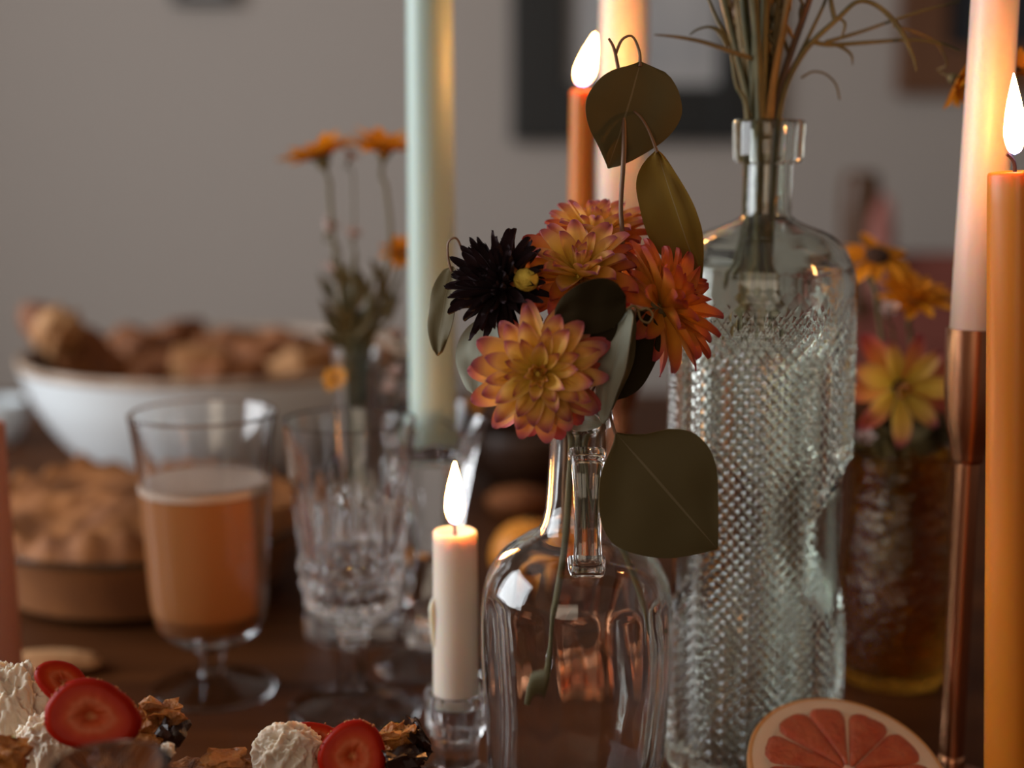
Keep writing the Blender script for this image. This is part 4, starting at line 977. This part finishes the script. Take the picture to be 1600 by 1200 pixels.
t = sprig('wiry_sprig', 'wiry branching sprig arching right from the hobnail bottle', 'dried grass', b0, [
    ('stem', [b0, m0, P(1250, 90, dB-.006), P(1310, 28, dB-.01), P(1342, 2, dB-.01), P(1375, 12, dB-.01), P(1405, 45, dB-.012), P(1425, 85, dB-.012), P(1432, 112, dB-.012)], [.0012, .0016, .0015, .0012, .0011, .0013, .0014, .0010, .0003], None),
    ('branch', [P(1272, 66, dB-.006), P(1300, 70, dB-.004), P(1360, 66, dB), P(1425, 62, dB+.004), P(1470, 68, dB+.008), P(1500, 80, dB+.008)], [.0012, .0011, .0010, .0008, .0007, .0004], None),
    ('branch', [P(1290, 66, dB-.005), P(1350, 48, dB), P(1400, 30, dB+.004), P(1450, 14, dB+.008), P(1500, 2, dB+.01)], [.0010, .0008, .0007, .0006, .0004], None),
    ('branch', [P(1306, 70, dB-.004), P(1322, 78, dB-.004), P(1331, 88, dB-.004), P(1332, 102, dB-.004)], [.0008, .0008, .0006, .0002], None),
    ('branch', [P(1310, 28, dB-.01), P(1320, 36, dB-.01), P(1318, 50, dB-.01), P(1312, 62, dB-.01)], [.0006, .0008, .0006, .0002], None),
    ('branch', [P(1252, 122, dB), P(1270, 112, dB), P(1290, 116, dB), P(1306, 132, dB), P(1312, 156, dB)], [.0006, .0005, .0005, .0005, .0004], None),
    ('branch', [P(1305, 34, dB-.01), P(1300, 12, dB-.01), P(1296, -12, dB-.01)], [.0012, .0012, .0010], None),
    ('branch', [P(1245, 96, dB-.006), P(1268, 48, dB-.006), P(1286, 10, dB-.006), P(1294, -14, dB-.006)], [.0010, .0009, .0008, .0008], None),
], M['stem_moss'])
b1 = Vector((nB.x-.006, dB, zb_(400))); m1 = Vector((nB.x-.008, dB-.004, zmouth))
t = sprig('wiry_sprig', 'bent grass blade pointing left above the hobnail bottle', 'dried grass', b1, [
    ('stem', [b1, m1, P(1150, 130, dB-.006), P(1140, 70, dB-.008), P(1120, 30, dB-.008), P(1104, -10, dB-.008)], [.0011, .0012, .0010, .0009, .0008, .0007], None),
    ('branch', [P(1178, 92, dB-.010), P(1140, 80, dB-.012), P(1100, 66, dB-.012), P(1060, 58, dB-.012), P(1022, 54, dB-.012)], [.0011, .0011, .0010, .0008, .0003], M['stem_dry']),
    ('branch', [P(1136, 72, dB-.008), P(1124, 50, dB-.009), P(1108, 42, dB-.010), P(1090, 46, dB-.010), P(1078, 54, dB-.011)], [.0010, .0013, .0007, .0006, .0004], M['stem_moss']),
], M['stem_moss'])
# golden flowers drooping beside the blush candle
GOLD = [('g', 0, 10, 1.0, 22, .10, 0), ('g', 0, 9, .92, 42, .08, .03)]
flower('golden_daisy', 'golden flower drooping just left of the blush candle', 'flower', P(1494, 126, dB+.012), (.6, -.5, -.45), W(46, dB, .3), GOLD, [P(1480, 100, dB+.010), P(1462, 66, dB+.008), P(1430, 50, dB+.004), P(1395, 40, dB+.002)], .0006, ('seed', .22, .15), 'golden daisies', 21, 'stem_dry')
flower('golden_daisy', 'golden flower showing at the right of the blush candle', 'flower', P(1588, 112, dB+.012), (.1, -.5, .6), W(42, dB, .3), GOLD, [P(1560, 150, dB+.02), P(1540, 200, dB+.03)], .0006, ('seed', .22, .15), 'golden daisies', 22, 'stem_dry')

# golden daisies in the bud vase behind the goblet
def vneck(dx, dy, py): return Vector((xV+dx, dV+dy, zv(py)))
DA = [('g', 0, 13, 1.0, 14, .14, 0), ('g', 0, 11, .9, 28, .12, .03)]
flower('golden_daisy', 'golden daisy seen from below at the left of the bud vase', 'flower', P(502, 246, dV), (-.28, .05, .9), W(60, dV, .3), DA, [P(515, 300, dV), P(524, 400, dV), vneck(-.006, 0, 540), vneck(-.004, 0, 700), vneck(-.006, 0, 860)], .0014, ('seed', .28, .16), 'golden daisies', 31)
flower('golden_daisy', 'bright golden daisy touching the green candle in the bud vase', 'flower', P(600, 234, dV-.01), (.12, -.15, .9), W(55, dV, .3), DA, [P(604, 300, dV-.01), P(608, 400, dV-.01), vneck(.006, 0, 540), vneck(.004, 0, 700), vneck(.004, 0, 860)], .0014, ('seed', .28, .16), 'golden daisies', 32)
flower('golden_daisy', 'low golden daisy beside the green candle', 'flower', P(628, 398, dV-.005), (.1, -.55, .7), W(32, dV, .25), DA, [P(622, 440, dV), P(610, 500, dV), vneck(.003, .002, 560), vneck(.002, .003, 760)], .0010, ('seed', .28, .16), 'golden daisies', 33)
flower('golden_daisy', 'small golden flower low left of the bud vase neck', 'flower', P(524, 592, dV-.022), (-.3, -.7, .5), W(20, dV, .2), DA[:1], [P(540, 560, dV-.012), vneck(-.004, -.002, 552)], .0007, ('seed', .28, .16), 'golden daisies', 34)
flower('golden_daisy', 'small golden bud left of the large dahlia', 'flower', P(738, 638, .92), (-.2, -.7, .5), W(17, .92, .2), DA[:1], [P(725, 600, .925), P(700, 575, .93), P(655, 560, .925), vneck(.005, .001, 555)], .0007, ('seed', .28, .16), 'golden daisies', 35)
PB = [('p', 0, 6, 1.0, 45, .1, 0), ('p', 0, 5, .8, 65, .05, .04)]
for k, (px, py, r, lab) in enumerate([(512, 362, 17, 'small pale blossom left of the daisy stems'), (552, 372, 15, 'small pinkish blossom between the daisy stems'), (545, 250, 14, 'small pale blossom between the two upper daisies'), (522, 424, 15, 'tiny lilac blossom low at the left of the daisy stems'), (618, 588, 14, 'small peach blossom left of the green candle'), (612, 612, 16, 'round peach blossom above the crystal candlestick'), (690, 610, 13, 'pale blossom right of the green candle base'), (622, 530, 16, 'pale pink blossom beside the green candle')]):
    tgt = vneck((px-560)*.00004, 0, 555)
    mid = P(px*.55+565*.45, (py+560)/2+10, dV)
    dd = dV-.012 if py > 540 else dV
    flower('pale_blossom', lab, 'flower', P(px, py, dd), (rnd.uniform(-.4, .4), -.4, .8), W(r*1.35, dV, .2), PB, [P((px*2+565)/3, py+ (25 if py < 520 else -20), dV), mid, tgt] if py < 520 else [P((px+565)/2, py-22, dV), tgt], .0006, None, 'pale blossoms in the bud vase', 40+k)
for k in range(12):
    a = rnd.uniform(-1, 1); b = rnd.uniform(-1, 1); top = P(565+a*62, rnd.uniform(395, 500), dV+b*.02); base = vneck(a*.006, b*.006, 840)
    t = thing('foliage_stem', 'thin green filler stem in the bud vase of daisies', 'foliage', base, 'filler stems in the bud vase')
    tube('stem', [base, vneck(a*.007, b*.007, 700), vneck(a*.009, b*.008, 556), top], [.0014, .0014, .0013, .0008], M['stem_moss'], t, 6, 5, origin=base)
    for q in range(3):
        c = vneck(a*.009, b*.008, 556).lerp(top, .2+.26*q); s = 1 if q % 2 else -1
        leaf(t, c, c+Vector((s*rnd.uniform(.008, .016), rnd.uniform(-.006, .006), rnd.uniform(.010, .022))), .006, (0, -1, .4), M['euca'], .05, .1, .8, q, origin=base)

# flowers in the amber vase
def aneck(dx, dy, py): return Vector((xA+dx, dA+dy, za(py)))
flower('golden_daisy', 'golden daisy with dark centre right of the hobnail bottle', 'flower', P(1370, 402, dA), (.05, -.45, .75), W(56, dA, .25), [('g', 0, 11, 1.0, -8, .2, 0)], [P(1372, 480, dA), aneck(-.006, 0, 700), aneck(-.004, 0, 860)], .0014, ('seed', .34, .22), 'golden daisies', 51)
flower('golden_daisy', 'ruffled golden flower left of the copper candlestick cup', 'flower', P(1428, 470, dA-.01), (.05, -.35, .9), W(58, dA, .25), [('g', 0, 13, 1.0, 8, .14, 0), ('g', 0, 12, .85, 32, .12, .04), ('g', 0, 9, .6, 55, .08, .08)], [P(1424, 540, dA), aneck(.004, 0, 700), aneck(.004, 0, 860)], .0014, ('seed', .16, .1), 'golden daisies', 52)
LIL = [('a', 1, 7, .95, 18, .08, 0), ('pk', 1, 7, 1.05, -4, .08, -.04), ('a', 0, 5, .4, 62, .04, .06)]
flower('dahlia', 'loose pink and yellow flower above the amber vase', 'flower', P(1405, 606, dA-.035), (.02, -1, .10), W(88, dA, .2), LIL, [P(1408, 640, dA-.01), aneck(.002, -.004, 705), aneck(.002, -.004, 860)], .0015, ('seed', .14, .14), 'flowers in the amber vase', 53)
for k, (px, py, lab) in enumerate([(1388, 490, 'white blossom under the ruffled golden flower'), (1350, 690, 'pale blossom at the left rim of the amber vase')]):
    flower('pale_blossom', lab, 'flower', P(px, py, dA-.02), (-.1, -.7, .6), W(24, dA, .2), PB, [P((px+1404)/2, py+40, dA), aneck(-.003, 0, 720), aneck(-.003, 0, 800)] if py < 600 else [P(1375, 680, dA-.01), aneck(-.01, -.005, 698), aneck(-.006, -.003, 790)], .0008, None, 'pale blossoms in the amber vase', 60+k)
for k in range(7):
    a = -1+k/3; top = P(1404+a*55, 660+rnd.uniform(-30, 20), dA+rnd.uniform(-.015, .02)); base = aneck(a*.012, .004, 900)
    t = thing('foliage_stem', 'dark green leafy stem in the amber vase', 'foliage', base, 'leafy stems in the amber vase')
    tube('stem', [base, aneck(a*.014, .002, 710), top], .0012, M['stem'], t, 6, 5, origin=base)
    for q in range(3):
        c = base.lerp(top, .80+.08*q); s = 1 if (q+k) % 2 else -1
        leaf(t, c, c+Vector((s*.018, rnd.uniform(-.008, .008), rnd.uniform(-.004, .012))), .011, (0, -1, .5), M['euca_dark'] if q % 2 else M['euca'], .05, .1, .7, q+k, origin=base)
